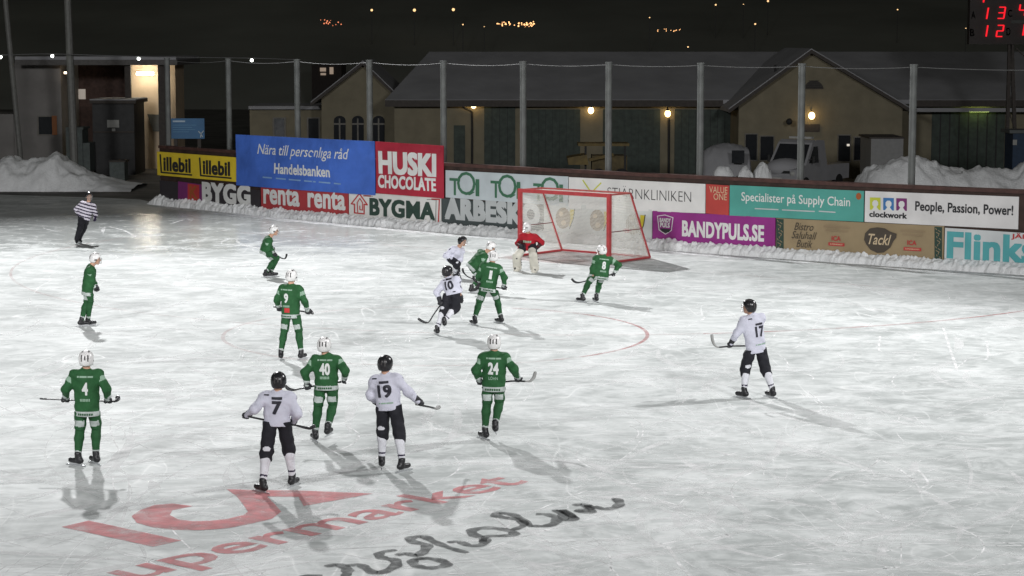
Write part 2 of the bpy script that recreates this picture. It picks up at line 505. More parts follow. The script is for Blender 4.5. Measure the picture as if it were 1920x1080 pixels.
for i in range(260):                       # denser where the play has been: round the circle and in front of the goal
    c = (CC if i % 2 else GC - BX * 5) + np.array([rng.normal(0, 6), rng.normal(0, 5), 0]); L_ = rng.uniform(0.8, 4); a = rng.uniform(0, 2 * math.pi); k = rng.normal(0, 0.5)
    pts = [c]
    for j in range(5):
        pts.append(pts[-1] + L_ / 5 * np.array([math.cos(a), math.sin(a), 0])); a += k * L_ / 5
    if any((q @ BX) > np.polyval(_wc, q @ AX) - 1.0 for q in pts): continue
    P = catmull(pts, 5); n_ = len(P); w0 = rng.uniform(0.02, 0.06)
    V, Fc = ribbon(P, [w0 * math.sin(math.pi * (q + .5) / n_) for q in range(n_)], 0.0026 + 0.000001 * i); mb.add(V, Fc, 0)
o = link_mesh('skate_marks', mb.v, mb.f, [M_cut, M_frost], midx=mb.m); tag(o, 'white curved cuts of skate blades in the ice', 'skate marks', kind='stuff')

# ------------------------------------------------------------------ end wall
M_wall = mat('dark brown boards', (0.045, 0.026, 0.02), 0.7, 0.35, 3, 0.1, 30)
def strip(mb, u0, u1, z0, z1, o0, o1, n=None, mi=0):
    """box on the wall from u0 to u1, z0 to z1, between offsets o0 (back) and o1 (front)"""
    n = n or max(1, int(abs(u1 - u0) / 0.8))
    base = len(mb.v)
    for i in range(n + 1):
        u = u0 + (u1 - u0) * i / n
        for (o_, z_) in ((o0, z0), (o1, z0), (o1, z1), (o0, z1)): mb.v.append(tuple(W(u, o_, z_)))
    def f(*a): mb.f.append([base + k for k in a]); mb.m.append(mi)
    for i in range(n):
        a, c = 4 * i, 4 * i + 4
        f(a+1, c+1, c+2, a+2); f(a+2, c+2, c+3, a+3); f(a+3, c+3, c, a); f(a, c, c+1, a+1)
    f(0, 1, 2, 3); f(4*n+3, 4*n+2, 4*n+1, 4*n)
wall = empty('end_wall', W(U0))
mb = MB(); strip(mb, U0, U1, 0, 2.38, -0.12, 0); mb.build('board_wall', M_wall, wall)
mb = MB(); strip(mb, U0 - 0.03, U1, 2.383, 2.5, -0.2, 0.08); mb.build('top_rail', mat('red brown rail', (0.07, 0.032, 0.026), 0.6, 0.3, 4), wall)
tag(wall, 'long dark brown end wall carrying the advertising boards', 'wall')

# ------------------------------------------------------------------ advertising boards
def amat(name, col, var=0.1): return mat(name, col, 0.5, var, 1.2, spec=0.35)
INK = {'white': amat('white print', (0.72, 0.72, 0.70)), 'black': amat('black print', (0.025, 0.025, 0.028)), 'dark': amat('dark green print', (0.03, 0.06, 0.045)),
       'grey': amat('grey print', (0.5, 0.52, 0.52)), 'red': amat('red print', (0.5, 0.05, 0.05)), 'teal': amat('teal print', (0.10, 0.40, 0.42)), 'orange': amat('orange print', (0.36, 0.10, 0.03)),
       'green': amat('green print', (0.05, 0.15, 0.085)), 'yellow': amat('yellow print', (0.62, 0.5, 0.04)), 'blue': amat('blue print', (0.05, 0.18, 0.42)), 'purple': amat('purple print', (0.2, 0.035, 0.16)),
       'brown': amat('brown print', (0.30, 0.22, 0.13)), 'tan': amat('pale tan print', (0.6, 0.47, 0.3)), 'umber': amat('umber print', (0.075, 0.06, 0.045)), 'lime': amat('lime print', (0.55, 0.58, 0.06)),
       'paleblue': amat('pale blue print', (0.22, 0.36, 0.6))}
class Ad:
    def __init__(s, name, pxl, pxr, tl, bl, tr, br, m, off=0.03, th=0.03, wave=0.0):
        """corner rows: top/bottom y at the left and right edge (pixels); board follows the wall"""
        s.u0, s.u1 = wu(pxl, (tl + bl) / 2), wu(pxr, (tr + br) / 2)
        s.z = (wz(pxl, tl), wz(pxl, bl), wz(pxr, tr), wz(pxr, br)); s.off = off + th; s.wave = wave
        s.root = empty(name, W((s.u0 + s.u1) / 2, off, (s.z[1] + s.z[3]) / 2))
        n = max(2, int((s.u1 - s.u0) / (0.25 if wave else 0.8))); mz = 8 if wave else 1
        V, Fc = [], []
        for i in range(n + 1):
            t = i / n; u = s.u0 + (s.u1 - s.u0) * t
            zb, zt = s.z[1] + (s.z[3] - s.z[1]) * t, s.z[0] + (s.z[2] - s.z[0]) * t
            for j in range(mz + 1):
                z = zb + (zt - zb) * j / mz
                V.append(W(u, s.off + s.wav(u, z), z))
            V.append(W(u, off, zt)); V.append(W(u, off, zb))
        k = mz + 3
        for i in range(n):
            for j in range(k):
                j2 = (j + 1) % k
                Fc.append([i*k+j, (i+1)*k+j, (i+1)*k+j2, i*k+j2])
        Fc.append([k-1-j for j in range(k)]); Fc.append([n*k+j for j in range(k)])
        link_mesh('panel', V, Fc, m, s.root, smooth=False)
        s.n = 0
    def wav(s, u, z):
        return s.wave * (fbm(u * 0.9, z * 1.2, 3.0, 3) + 0.4 * math.sin(u * 2.3 + z * 2.0)) if s.wave else 0.0
    def P(s, u, z, d): return W(u, s.off + s.wav(u, z) + d, z)
    def put(s, V2, Fc, ink, name='lettering', d=None):
        s.n += 1
        d = d if d is not None else 0.004 + 0.0006 * s.n
        return link_mesh(name, [s.P(v[0], v[1], d + (v[2] if len(v) > 2 else 0) * 0.0007) for v in V2], Fc, INK[ink], s.root)
    def text(s, txt, ink, pxl, pxr, pyc, hpx, bold=0.0, shear=0.0, space=1.0, name='lettering', d=None):
        """fit the word's box: left/right pixel columns, centre row at its middle and height in pixels there; rows follow the board"""
        Vt, Ft, _ = glyphs(txt, bold, shear, space)
        ul, ur = wu(pxl, pyc), wu(pxr, pyc)
        um = (ul + ur) / 2; pm = (pxl + pxr) / 2
        z1, z0 = wz(pm, pyc - hpx / 2), wz(pm, pyc + hpx / 2)
        return s.put([(ul + (ur - ul) * x, z0 + (z1 - z0) * y, l) for x, y, l in Vt], Ft, ink, name, d)
    def poly(s, pts, ink, name='emblem', d=None):
        """polygon given by pixels"""
        return s.put([(wu(x, y), wz(x, y)) for x, y in pts], [list(range(len(pts)))], ink, name, d)
    def disc(s, cx, cy, rx, ry, ink, name='emblem', d=None, n=20):
        return s.poly([(cx + rx * math.cos(2*math.pi*k/n), cy - ry * math.sin(2*math.pi*k/n)) for k in range(n)], ink, name, d)
    def line(s, pts, ink, wpx, name='emblem', d=None):
        mb = MB()
        P = [np.array(p, float) for p in pts]
        for a, c in zip(P[:-1], P[1:]):
            dd = (c - a) / (np.linalg.norm(c - a) + 1e-9); nn = np.array([-dd[1], dd[0]]) * wpx / 2; a2, c2 = a - dd * wpx * 0.3, c + dd * wpx * 0.3
            mb.add([(x, y, 0) for x, y in (a2 - nn, c2 - nn, c2 + nn, a2 + nn)], [[3, 2, 1, 0]])
        s.n += 1
        d = d if d is not None else 0.004 + 0.0006 * s.n
        V = [s.P(wu(x, y), wz(x, y), d + 0.0004 * (i // 4)) for i, (x, y, _) in enumerate(mb.v)]
        return link_mesh(name, V, mb.f, INK[ink], s.root)
    def tag(s, label, cat='advertising board'):
        tag(s.root, label, cat, 'advertising boards along the end wall')

# lower row
A = Ad('advertising_board', 302, 490, 338, 390, 357, 402, amat('black board', (0.04, 0.035, 0.04)))
A.poly([(336,340),(382,346),(382,381),(336,375)], 'purple'); A.poly([(354,344),(376,347),(376,379),(354,376)], 'red'); A.text('K', 'orange', 358, 373, 361, 24, 0.03)
A.text('BYGG', 'white', 381, 472, 363, 38, 0.06)
A.tag('dark board with big white capitals below the yellow board')
A = Ad('advertising_board', 491.5, 655, 349, 400, 361, 412, amat('red board', (0.42, 0.05, 0.055)))
A.text('renta', 'white', 496, 564, 368, 34, 0.035); A.text('renta', 'white', 579, 650, 375, 34, 0.035)
A.tag('red board with one white word printed twice below the blue banner')
A = Ad('advertising_board', 656.5, 829, 359, 414, 371, 430, amat('off white board', (0.72, 0.71, 0.68)))
A.line([(684,367),(826,374),(824,424)], 'red', 2.4); A.line([(684,367),(820,375),(819,419)], 'black', 1.0)
A.line([(661,382),(676,363),(691,384),(685,383),(685,401),(667,399),(667,383),(661,382)], 'red', 2.4); A.line([(673,398),(672,380),(677,372),(682,380),(682,394),(677,393),(677,386)], 'red', 1.8)
A.text('BYGMA', 'dark', 695, 818, 392, 34, 0.05)
A.tag('white board with dark capitals and a red house arrow below the red banner')
A = Ad('advertising_board', 830.5, 1020, 371, 428, 388, 444, amat('slate board', (0.06, 0.075, 0.075)))
A.text('ARBESKO', 'grey', 836, 1015, 397, 42, 0.07)
A.tag('slate grey board with large pale capitals behind the goal\'s left post')
A = Ad('advertising_board', 1021.5, 1224, 379, 444, 393, 460, amat('pale grey board', (0.62, 0.64, 0.62)))
for cx, cy in ((1058,409),(1122,413),(1190,420)):
    A.poly([(cx+13,cy-17),(cx+22,cy-16),(cx+20,cy-2),(cx+12,cy+20)], 'yellow'); A.line([(cx+22,cy-17),(cx+19,cy+2),(cx+12,cy+20)], 'black', 1.6)
    A.disc(cx, cy, 14, 20, 'brown'); A.disc(cx-4, cy-8, 4, 4.5, 'tan'); A.disc(cx+1, cy+9, 5, 5, 'tan')
A.disc(1178, 432, 8, 4, 'red')
A.tag('pale board with three round brown emblems and yellow pennants behind the net')
A = Ad('advertising_board', 1225.5, 1455, 395, 452, 408, 470, amat('magenta board', (0.28, 0.03, 0.22)))
A.line([(1235,405),(1249,403),(1264,408),(1261,432),(1250,439),(1238,431),(1235,405)], 'white', 1.4)
A.text('BANDY', 'white', 1239, 1260, 413, 8, 0.05, d=0.006); A.text('PULS', 'white', 1240, 1258, 422, 9, 0.05, d=0.006); A.poly([(1240,428),(1260,430),(1257,435),(1250,437),(1243,434)], 'black')
A.text('BANDYPULS.SE', 'white', 1281, 1435, 433, 31, 0.045, space=1.0)
A.tag('magenta board with tall white capitals and a shield emblem')
A = Ad('advertising_board', 1457, 1771, 409, 470, 424, 490, amat('tan board', (0.33, 0.25, 0.145)))
for x0 in (1457.5, 1754.5):
    A.poly([(x0,410+(x0-1457)*.05),(x0+14,411+(x0-1457)*.05),(x0+14,475+(x0-1457)*.05),(x0,474+(x0-1457)*.05)], 'dark', 'leaf_border')
    for k in range(16):
        yy = 413 + (x0-1457)*.05 + k * 3.8; A.line([(x0+2+ (k*5)%9, yy),(x0+4+(k*7)%9, yy+3)], 'brown', 1.3, 'leaf_border')
A.text('Bistro', 'umber', 1492, 1528, 425, 14, 0.0, 0.35); A.text('Saluhall', 'umber', 1487, 1534, 441, 14, 0.0, 0.35); A.text('Butik', 'umber', 1496, 1526, 457, 14, 0.0, 0.35)
A.text('ICA', 'red', 1562, 1579, 447, 9, 0.03); A.poly([(1556,454),(1586,456),(1586,462),(1556,460)], 'red'); A.text('SUPERMARKET', 'tan', 1559, 1583, 458, 2.6, 0.02)
for k in range(2): A.line([(1548+4*k, 424+7*k), (1596-5*k, 427+7*k)], 'brown', 3.5, 'small_print')
A.text('ICA', 'red', 1704, 1721, 455, 9, 0.03); A.poly([(1697,463),(1730,465),(1730,471),(1697,469)], 'red'); A.text('SUPERMARKET', 'tan', 1700, 1727, 467, 2.6, 0.02)
for k in range(2): A.line([(1692+4*k, 432+7*k), (1736-5*k, 435+7*k)], 'brown', 3.5, 'small_print')
A.poly([(1623,449),(1625,437),(1634,428),(1648,426),(1662,428),(1672,434),(1684,438),(1683,446),(1678,452),(1672,464),(1660,473),(1648,474),(1635,468),(1627,458)], 'umber')
A.text('Tackl', 'tan', 1631, 1674, 449, 20, 0.01, 0.35)
A.tag('tan board with a dark blob emblem and leafy borders')
A = Ad('advertising_board', 1773, 2080, 427, 490, 447, 520, amat('bluish white board', (0.64, 0.66, 0.66)))
A.text('Flinks', 'teal', 1777, 1946, 464, 52, 0.04); A.text('JÄRN', 'red', 1898, 1945, 444, 13, 0.03)
A.tag('white board with huge turquoise letters at the right frame edge')
# upper row
A = Ad('advertising_board', 298, 446, 284, 328, 295, 341, amat('yellow board', (0.74, 0.55, 0.04)), off=0.07)
for x0, yo in ((302, 0), (376, 6)):
    A.line([(x0+2, 290+yo),(x0+4, 323+yo),(x0+61, 328+yo)], 'black', 3.0); A.text('illebil', 'black', x0+8, x0+59, 307+yo+2, 27, 0.045)
A.tag('yellow board with a black framed word printed twice')
A = Ad('advertising_banner', 447, 707, 252, 347, 265, 366, mat('blue banner cloth', (0.06, 0.15, 0.55), 0.55, 0.25, 0.7, 0.15, 4), off=0.1, th=0.03, wave=0.035)
A.text('Nära till personliga råd', 'white', 487, 659, 287, 26, 0.005, 0.3); A.text('Handelsbanken', 'white', 518, 623, 319, 20, 0.03)
[A.line([(a, 332 + (a - 498) * .088), (b, 332 + (b - 498) * .088)], 'paleblue', 2.6, 'small_print') for a, b in ((498,514),(523,540),(547,568),(576,596),(603,623),(631,643))]
A.tag('large blue cloth banner with white lettering', 'banner')
A = Ad('advertising_banner', 709, 836, 265, 362, 273, 372, mat('red banner cloth', (0.40, 0.022, 0.045), 0.55, 0.2, 0.8, 0.15, 4), off=0.1, th=0.03, wave=0.02)
A.text('HUSKI', 'white', 714, 823, 307, 44, 0.055, 0.0, 0.97); A.text('CHOCOLATE', 'white', 713, 822, 343, 25, 0.045, 0.0, 1.0)
A.tag('red cloth banner with bold white capitals in two lines', 'banner')
A = Ad('advertising_board', 837.5, 1067, 319, 370, 331, 387, amat('blue grey board', (0.50, 0.55, 0.57)))
for cx, cy in ((877, 348), (954, 353), (1034, 358)):
    A.text('T', 'green', cx-32, cx-12, cy+2, 32, 0.015, name='emblem'); A.text('O', 'green', cx-18, cx+17, cy-4, 44, 0.0, name='emblem'); A.text('I', 'green', cx+17, cx+24, cy+4, 32, 0.02, name='emblem'); A.line([(cx-6,cy+14),(cx+6,cy+17),(cx+14,cy+12)], 'green', 2.2)
A.tag('blue grey board with the same green monogram printed three times')
A = Ad('advertising_board', 1068.5, 1324, 332, 390, 345, 400, amat('white board', (0.71, 0.70, 0.68)))
A.line([(1095,338),(1110,360)], 'lime', 2.4); A.line([(1129,343),(1110,362)], 'lime', 2.4)
A.text('STJÄRNKLINIKEN', 'black', 1141, 1298, 366, 30, -0.016)
A.tag('white board with thin black capitals above the goal\'s right side')
A = Ad('advertising_board', 1325.5, 1368.5, 345, 400, 348, 404, amat('brick red board', (0.47, 0.06, 0.05)))
A.text('VALUE', 'tan', 1332, 1366, 356, 12, 0.0); A.text('ONE', 'tan', 1340, 1365, 369, 12, 0.0)
A.tag('narrow brick red board with two short words')
A = Ad('advertising_board', 1370, 1621, 347, 404, 358, 416, amat('turquoise board', (0.085, 0.34, 0.29)))
A.text('Specialister på Supply Chain', 'white', 1392, 1596, 376, 22, 0.008); [A.line([(a, y), (b, y2)], 'grey', 2.2, 'small_print') for a, y, b, y2 in ((1418,391,1461,393),(1469,393.5,1529,396.5),(1538,396,1568,398))]
A.disc(1612, 368, 5, 6.5, 'orange')
A.tag('turquoise board with a line of white lettering')
A = Ad('advertising_board', 1623.5, 1911, 358, 416, 369, 430, amat('clean white board', (0.71, 0.69, 0.68)))
for cx, ink in ((1643, 'lime'), (1668, 'blue'), (1692.5, 'purple')):
    y0 = 370 + (cx-1643)*0.03
    A.poly([(cx-10,y0),(cx+10,y0+.6),(cx+10,y0+24),(cx-10,y0+23)], ink)
    INKW = 'white'
    A.poly([(cx-7,y0+24)]+[(cx+ q[0], y0+q[1]) for q in ((-2.5,18),(-5.5,14),(-5.5,9),(-2.5,5.5),(2.5,5.5),(5.5,9),(5.5,14),(2.5,18),(7,24))], INKW)
A.text('clockwork', 'black', 1632, 1703, 403, 11, 0.04); A.text('People, Passion, Power!', 'black', 1718, 1902, 393, 24, 0.025)
A.tag('white board with three coloured figure emblems and black lettering')
# ------------------------------------------------------------------ snow thrown up along the wall foot
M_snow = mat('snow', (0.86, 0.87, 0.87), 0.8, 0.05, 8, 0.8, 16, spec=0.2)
def snow_strip():
    n, k = 1500, 9
    V, Fc = [], []
    ua, ub = U0 - 0.6, U1
    for i in range(n + 1):
        u = ua + (ub - ua) * i / n
        h = 0.30 + 0.09 * fbm(u * 0.8, 1.0) + 0.10 * abs(fbm(u * 4.0, 7.0, 0, 3)) + 0.09 * max(0, fbm(u * 9, 2.2, 0, 2))
        h *= min(1, (i / 30) ** 0.6 + 0.15)
        wd = 0.42 + 0.1 * fbm(u * 1.2, 9.0)
        for j in range(k + 1):
            t = j / k                               # 0 at the ice, 1 at the top by the wall
            z = h * (0.55 * min(1, t / 0.18) ** 0.8 * (1 - 0) if t < 0.18 else h and (0.55 + 0.45 * (t - 0.18) / 0.82))
            z = h * (0.6 * (t / 0.25) ** 0.7 if t < 0.25 else 0.6 + 0.4 * (t - 0.25) / 0.75)
            o_ = wd * (1 - t) + 0.10 * t
            b_ = fbm(u * 5.0, z * 6.0, 4.0, 3) * 0.06 * (1 if 0 < j < k else 0.3)
            V.append(W(u, o_ + b_, max(z + b_ * 0.8, -0.02 if j == 0 else 0.01)))
        V.append(W(u, 0.0, max(0.05, h - 0.04)))
    r = k + 2
    for i in range(n):
        for j in range(r - 1):
            Fc.append([i*r+j, (i+1)*r+j, (i+1)*r+j+1, i*r+j+1])
    o = link_mesh('snow_bank', V, Fc, M_snow, smooth=True)
    tag(o, 'rough strip of shovelled snow along the foot of the wall', 'snow bank', kind='stuff')
snow_strip()
# the flat white band of loose snow in front of it
V, Fc = ribbon([W(u, 0.75 + 0.15 * fbm(u * 0.6, 3.0), 0) for u in np.linspace(U0 + 2, U1, 200)], [0.95 + 0.35 * fbm(i * 0.11, 8.0) for i in range(200)], 0.0085)
o = link_mesh('loose_snow', V, Fc, paint('loose snow dust', (0.82, 0.83, 0.83), 0.25, 0.9, 1.5)); o['kind'] = 'structure'

# ------------------------------------------------------------------ net posts behind the wall and their wire
M_post = mat('weathered grey metal', (0.12, 0.125, 0.12), 0.55, 0.2, 3)
PX = [(306,'at the wall\'s left end beside the blue sign'),(420,'above the yellow board'),(548,'rising behind the blue banner'),(683,'in front of the left gable'),(821,'rising behind the red banner'),
      (970,'between the left wall lamp and the tall double door'),(1130,'beside the yellow machine'),(1302,'left of the snow covered car'),(1491,'in front of the pickup truck and right gable'),(1700,'standing in the big right snow heap')]
tops = []
for i, (px, where) in enumerate(PX):
    u = wu(px, 300); b_ = W(u, -0.32)
    mb = MB(); mb.tube([b_ + [0,0,-0.05], b_ + [0,0,3.0], b_ + [0,0,6.12]], 0.115, 12)
    mb.tube([b_ + [0,0,6.12], b_ + [0,0,6.17]], 0.13, 12)
    o = mb.build('net_post', M_post, org=b_); tag(o, 'tall grey net post ' + where, 'post', 'net posts behind the end wall')
    tops.append(b_ + np.array([0, 0, 6.08]))
tops = [tops[0] - (tops[1]-tops[0])] * 0 + tops + [tops[-1] + AX * 6.2]
mb = MB()
for a, c in zip(tops[:-1], tops[1:]):
    P = [a + (c - a) * t - np.array([0, 0, (0.05 + 0.05 * abs(math.sin(a[0]))) * 4 * t * (1 - t)]) for t in np.linspace(0, 1, 9)]
    mb.tube(P, 0.010, 5)
o = mb.build('net_wire', mat('grey wire', (0.12, 0.12, 0.118), 0.6)); tag(o, 'thin sagging wire strung between the tops of the net posts', 'wire')

# ------------------------------------------------------------------ goal
goal = empty('bandy_goal', GC)
M_gred = mat('red goal paint', (0.46, 0.055, 0.06), 0.4, 0.15, 6)
M_gpale = mat('worn red goal paint', (0.46, 0.11, 0.10), 0.5, 0.2, 6)
def G(u, b_, z): return GC + AX * u + BX * b_ + np.array([0, 0, z])
HW, GH, DT, DB = 1.79, 2.14, 1.08, 2.15
for s in (-1, 1):
    mb = MB(); mb.beam(G(s*HW,0,0), G(s*HW,0,GH+0.04), 0.115, 0.115, AX); mb.build('goal_post', M_gred, goal)
    mb = MB(); mb.beam(G(s*HW,DT,GH), G(s*HW,DB,0.03), 0.06); mb.build('rear_stay', M_gred, goal)
    mb = MB(); mb.beam(G(s*HW,0.06,GH), G(s*HW,DT,GH), 0.05); mb.build('top_side_bar', M_gpale, goal)
    mb = MB(); mb.beam(G(s*HW,0.06,0.04), G(s*HW,DB,0.04), 0.07, 0.06); mb.build('base_side_bar', M_gred, goal)
    mb = MB(); mb.beam(G(s*HW,0.06,0.98), G(s*HW,1.68,0.98), 0.025); mb.build('side_brace', mat('dark red rod', (0.16, 0.03, 0.03), 0.5), goal)
mb = MB(); mb.beam(G(-HW+0.06,0,GH-0.02), G(HW-0.06,0,GH-0.02), 0.115, 0.113); mb.build('crossbar', M_gred, goal)
mb = MB(); mb.beam(G(-HW,DB,0.045), G(HW,DB,0.045), 0.07, 0.06); mb.build('base_rear_bar', M_gred, goal)
mb = MB(); mb.beam(G(-HW,DT,GH+0.001), G(HW,DT,GH+0.001), 0.05); mb.build('top_rear_bar', M_gpale, goal)
M_net = mat('white net cord', (0.80, 0.79, 0.74), 0.7, 0.05)
def net_panel(Pf, nu, nv, name, wd=0.0095):
    """knotted net: Pf(s,t) gives the surface"""
    mb = MB()
    for i in range(nu + 1):
        pts = [Pf(i / nu, t) for t in np.linspace(0, 1, 7)]
        for a, c in zip(pts[:-1], pts[1:]): mb.beam(a, c, wd)
    for j in range(nv + 1):
        pts = [Pf(t, j / nv) for t in np.linspace(0, 1, 9)]
        for a, c in zip(pts[:-1], pts[1:]): mb.beam(a, c, wd)
    mb.build(name, M_net, goal)
def sag(t): return 4 * t * (1 - t)
net_panel(lambda s, t: G(-HW + 2*HW*s, DT + (DB-DT)*t - 0.10*sag(s)*sag(t), GH - (GH-0.06)*t), 66, 44, 'rear_net')
net_panel(lambda s, t: G(-HW + 2*HW*s, 0.03 + (DT-0.03)*t, GH - 0.03 - 0.10*sag(t)*(0.5+0.5*sag(s))), 66, 20, 'top_net')
for sd in (-1, 1):
    net_panel(lambda s, t: G(sd*HW, 0.06 + (DT + (DB-DT)*t - 0.06) * s, GH - (GH-0.06)*t), 34, 40, 'side_net')
tag(goal, 'red framed goal with white net standing on the ice', 'goal')
# ------------------------------------------------------------------ people: implicit surfaces meshed with surface nets
def nrm(v): v = np.asarray(v, float); return v / (np.linalg.norm(v) + 1e-9)
def smin(a, b, k):
    h = np.clip(0.5 + 0.5 * (b - a) / k, 0, 1)
    return b + (a - b) * h - k * h * (1 - h)
class Cap:
    """tapered capsule, optionally flattened (factor k) along direction n"""
    def __init__(s, a, b, ra, rb=None, n=None, k=1.0):
        s.a, s.b, s.ra, s.rb = np.asarray(a, float), np.asarray(b, float), ra, ra if rb is None else rb
        s.n, s.k = (None if n is None else nrm(n)), k
    def __call__(s, P):
        pa = P - s.a; d = s.b - s.a
        if s.n is not None:
            pa = pa + np.outer(pa @ s.n, s.n) * (s.k - 1); d = d + s.n * (d @ s.n) * (s.k - 1)
        t = np.clip(pa @ d / max(d @ d, 1e-9), 0, 1)
        return np.linalg.norm(pa - t[:, None] * d, axis=1) - (s.ra + (s.rb - s.ra) * t)
    def bounds(s):
        r = max(s.ra, s.rb)
        return np.minimum(s.a, s.b) - r, np.maximum(s.a, s.b) + r
class Ell:
    def __init__(s, c, axes, r):
        s.c, s.A, s.r = np.asarray(c, float), np.array([nrm(a) for a in axes]), np.asarray(r, float)
    def __call__(s, P):
        q = (P - s.c) @ s.A.T / s.r
        l = np.linalg.norm(q, axis=1)
        return (l - 1) * s.r.min() * (0.5 + 0.5 * 1)
    def bounds(s): return s.c - s.r.max(), s.c + s.r.max()
class Solid:
    def __init__(s, prims, k=0.04, cuts=(), sub=(), wrinkle=0.0, seed=0.0):
        s.p, s.k, s.cuts, s.sub, s.w, s.seed = prims, k, cuts, sub, wrinkle, seed
    def __call__(s, P):
        d = s.p[0](P)
        for q in s.p[1:]: d = smin(d, q(P), s.k)
        if s.w:
            e = s.seed
            d = d + s.w * (np.sin(P[:,0]*23 + P[:,2]*17 + 3*np.sin(P[:,2]*9 + e) + e) * 0.6 + np.sin(P[:,2]*41 + P[:,1]*25 + 2*np.sin(P[:,0]*13 + 2*e)) * 0.4)
        for q in s.sub: d = np.maximum(d, -q(P))
        for o, n in s.cuts: d = np.maximum(d, (P - o) @ n)
        return d
def nets(f, res):
    bl = np.min([p.bounds()[0] for p in f.p], 0) - 2.5 * res; bh = np.max([p.bounds()[1] for p in f.p], 0) + 2.5 * res
    n = np.ceil((bh - bl) / res).astype(int) + 1
    g = np.stack(np.meshgrid(*[bl[i] + res * np.arange(n[i]) for i in range(3)], indexing='ij'), -1).reshape(-1, 3)
    V = f(g).reshape(n)
    S = V < 0
    acc = np.zeros((*(n - 1), 3)); cnt = np.zeros(n - 1)
    quads = []
    idx = None
    edges = []
    for ax in range(3):
        o = [i for i in range(3) if i != ax]
        sl0 = [slice(None)] * 3; sl1 = [slice(None)] * 3
        sl0[ax] = slice(0, -1); sl1[ax] = slice(1, None)
        V0, V1, S0, S1 = V[tuple(sl0)], V[tuple(sl1)], S[tuple(sl0)], S[tuple(sl1)]
        X = S0 != S1
        ii = np.argwhere(X)
        if len(ii) == 0: continue
        v0, v1 = V0[X], V1[X]
        pos = ii.astype(float); pos[:, ax] += v0 / (v0 - v1)
        for a in (0, 1):
            for b in (0, 1):
                c = ii.copy(); c[:, o[0]] -= a; c[:, o[1]] -= b
                ok = (c >= 0).all(1) & (c < n - 1).all(1)
                np.add.at(acc, tuple(c[ok].T), pos[ok]); np.add.at(cnt, tuple(c[ok].T), 1)
        edges.append((ax, o, ii, S0[X]))
    m = cnt > 0
    idx = -np.ones(n - 1, int); idx[m] = np.arange(m.sum())
    VV = bl + res * (acc[m] / cnt[m][:, None])
    for ax, o, ii, s0 in edges:
        inn = (ii[:, o[0]] > 0) & (ii[:, o[1]] > 0) & (ii[:, o[0]] < n[o[0]] - 1) & (ii[:, o[1]] < n[o[1]] - 1)
        ii, s = ii[inn], s0[inn]
        def C(a, b):
            c = ii.copy(); c[:, o[0]] -= a; c[:, o[1]] -= b; return idx[tuple(c.T)]
        q = np.stack([C(1, 1), C(0, 1), C(0, 0), C(1, 0)], 1)
        flip = s if ax != 1 else ~s
        q[~flip] = q[~flip][:, ::-1]
        quads.append(q)
    return VV, np.concatenate(quads)
def solid(name, f, res, mats, parent=None, org=None, pick=None):
    V, Q = nets(f, res)
    mi = None
    if pick is not None: mi = pick(V[Q].mean(1))
    return link_mesh(name, V, Q, mats, parent, org, mi, smooth=True)

def ik(a, b, l1, l2, pole):
    a, b = np.asarray(a, float), np.asarray(b, float)
    d = b - a; L = np.linalg.norm(d); d = d / (L + 1e-9)
    if L > (l1 + l2) * 0.995:
        s = L / (l1 + l2) * 1.006; l1 *= s; l2 *= s
    x = (l1*l1 - l2*l2 + L*L) / (2 * L); h = math.sqrt(max(1e-6, l1*l1 - x*x))
    p = np.asarray(pole, float); p = p - d * (p @ d); p = nrm(p)
    return a + d * x + p * h

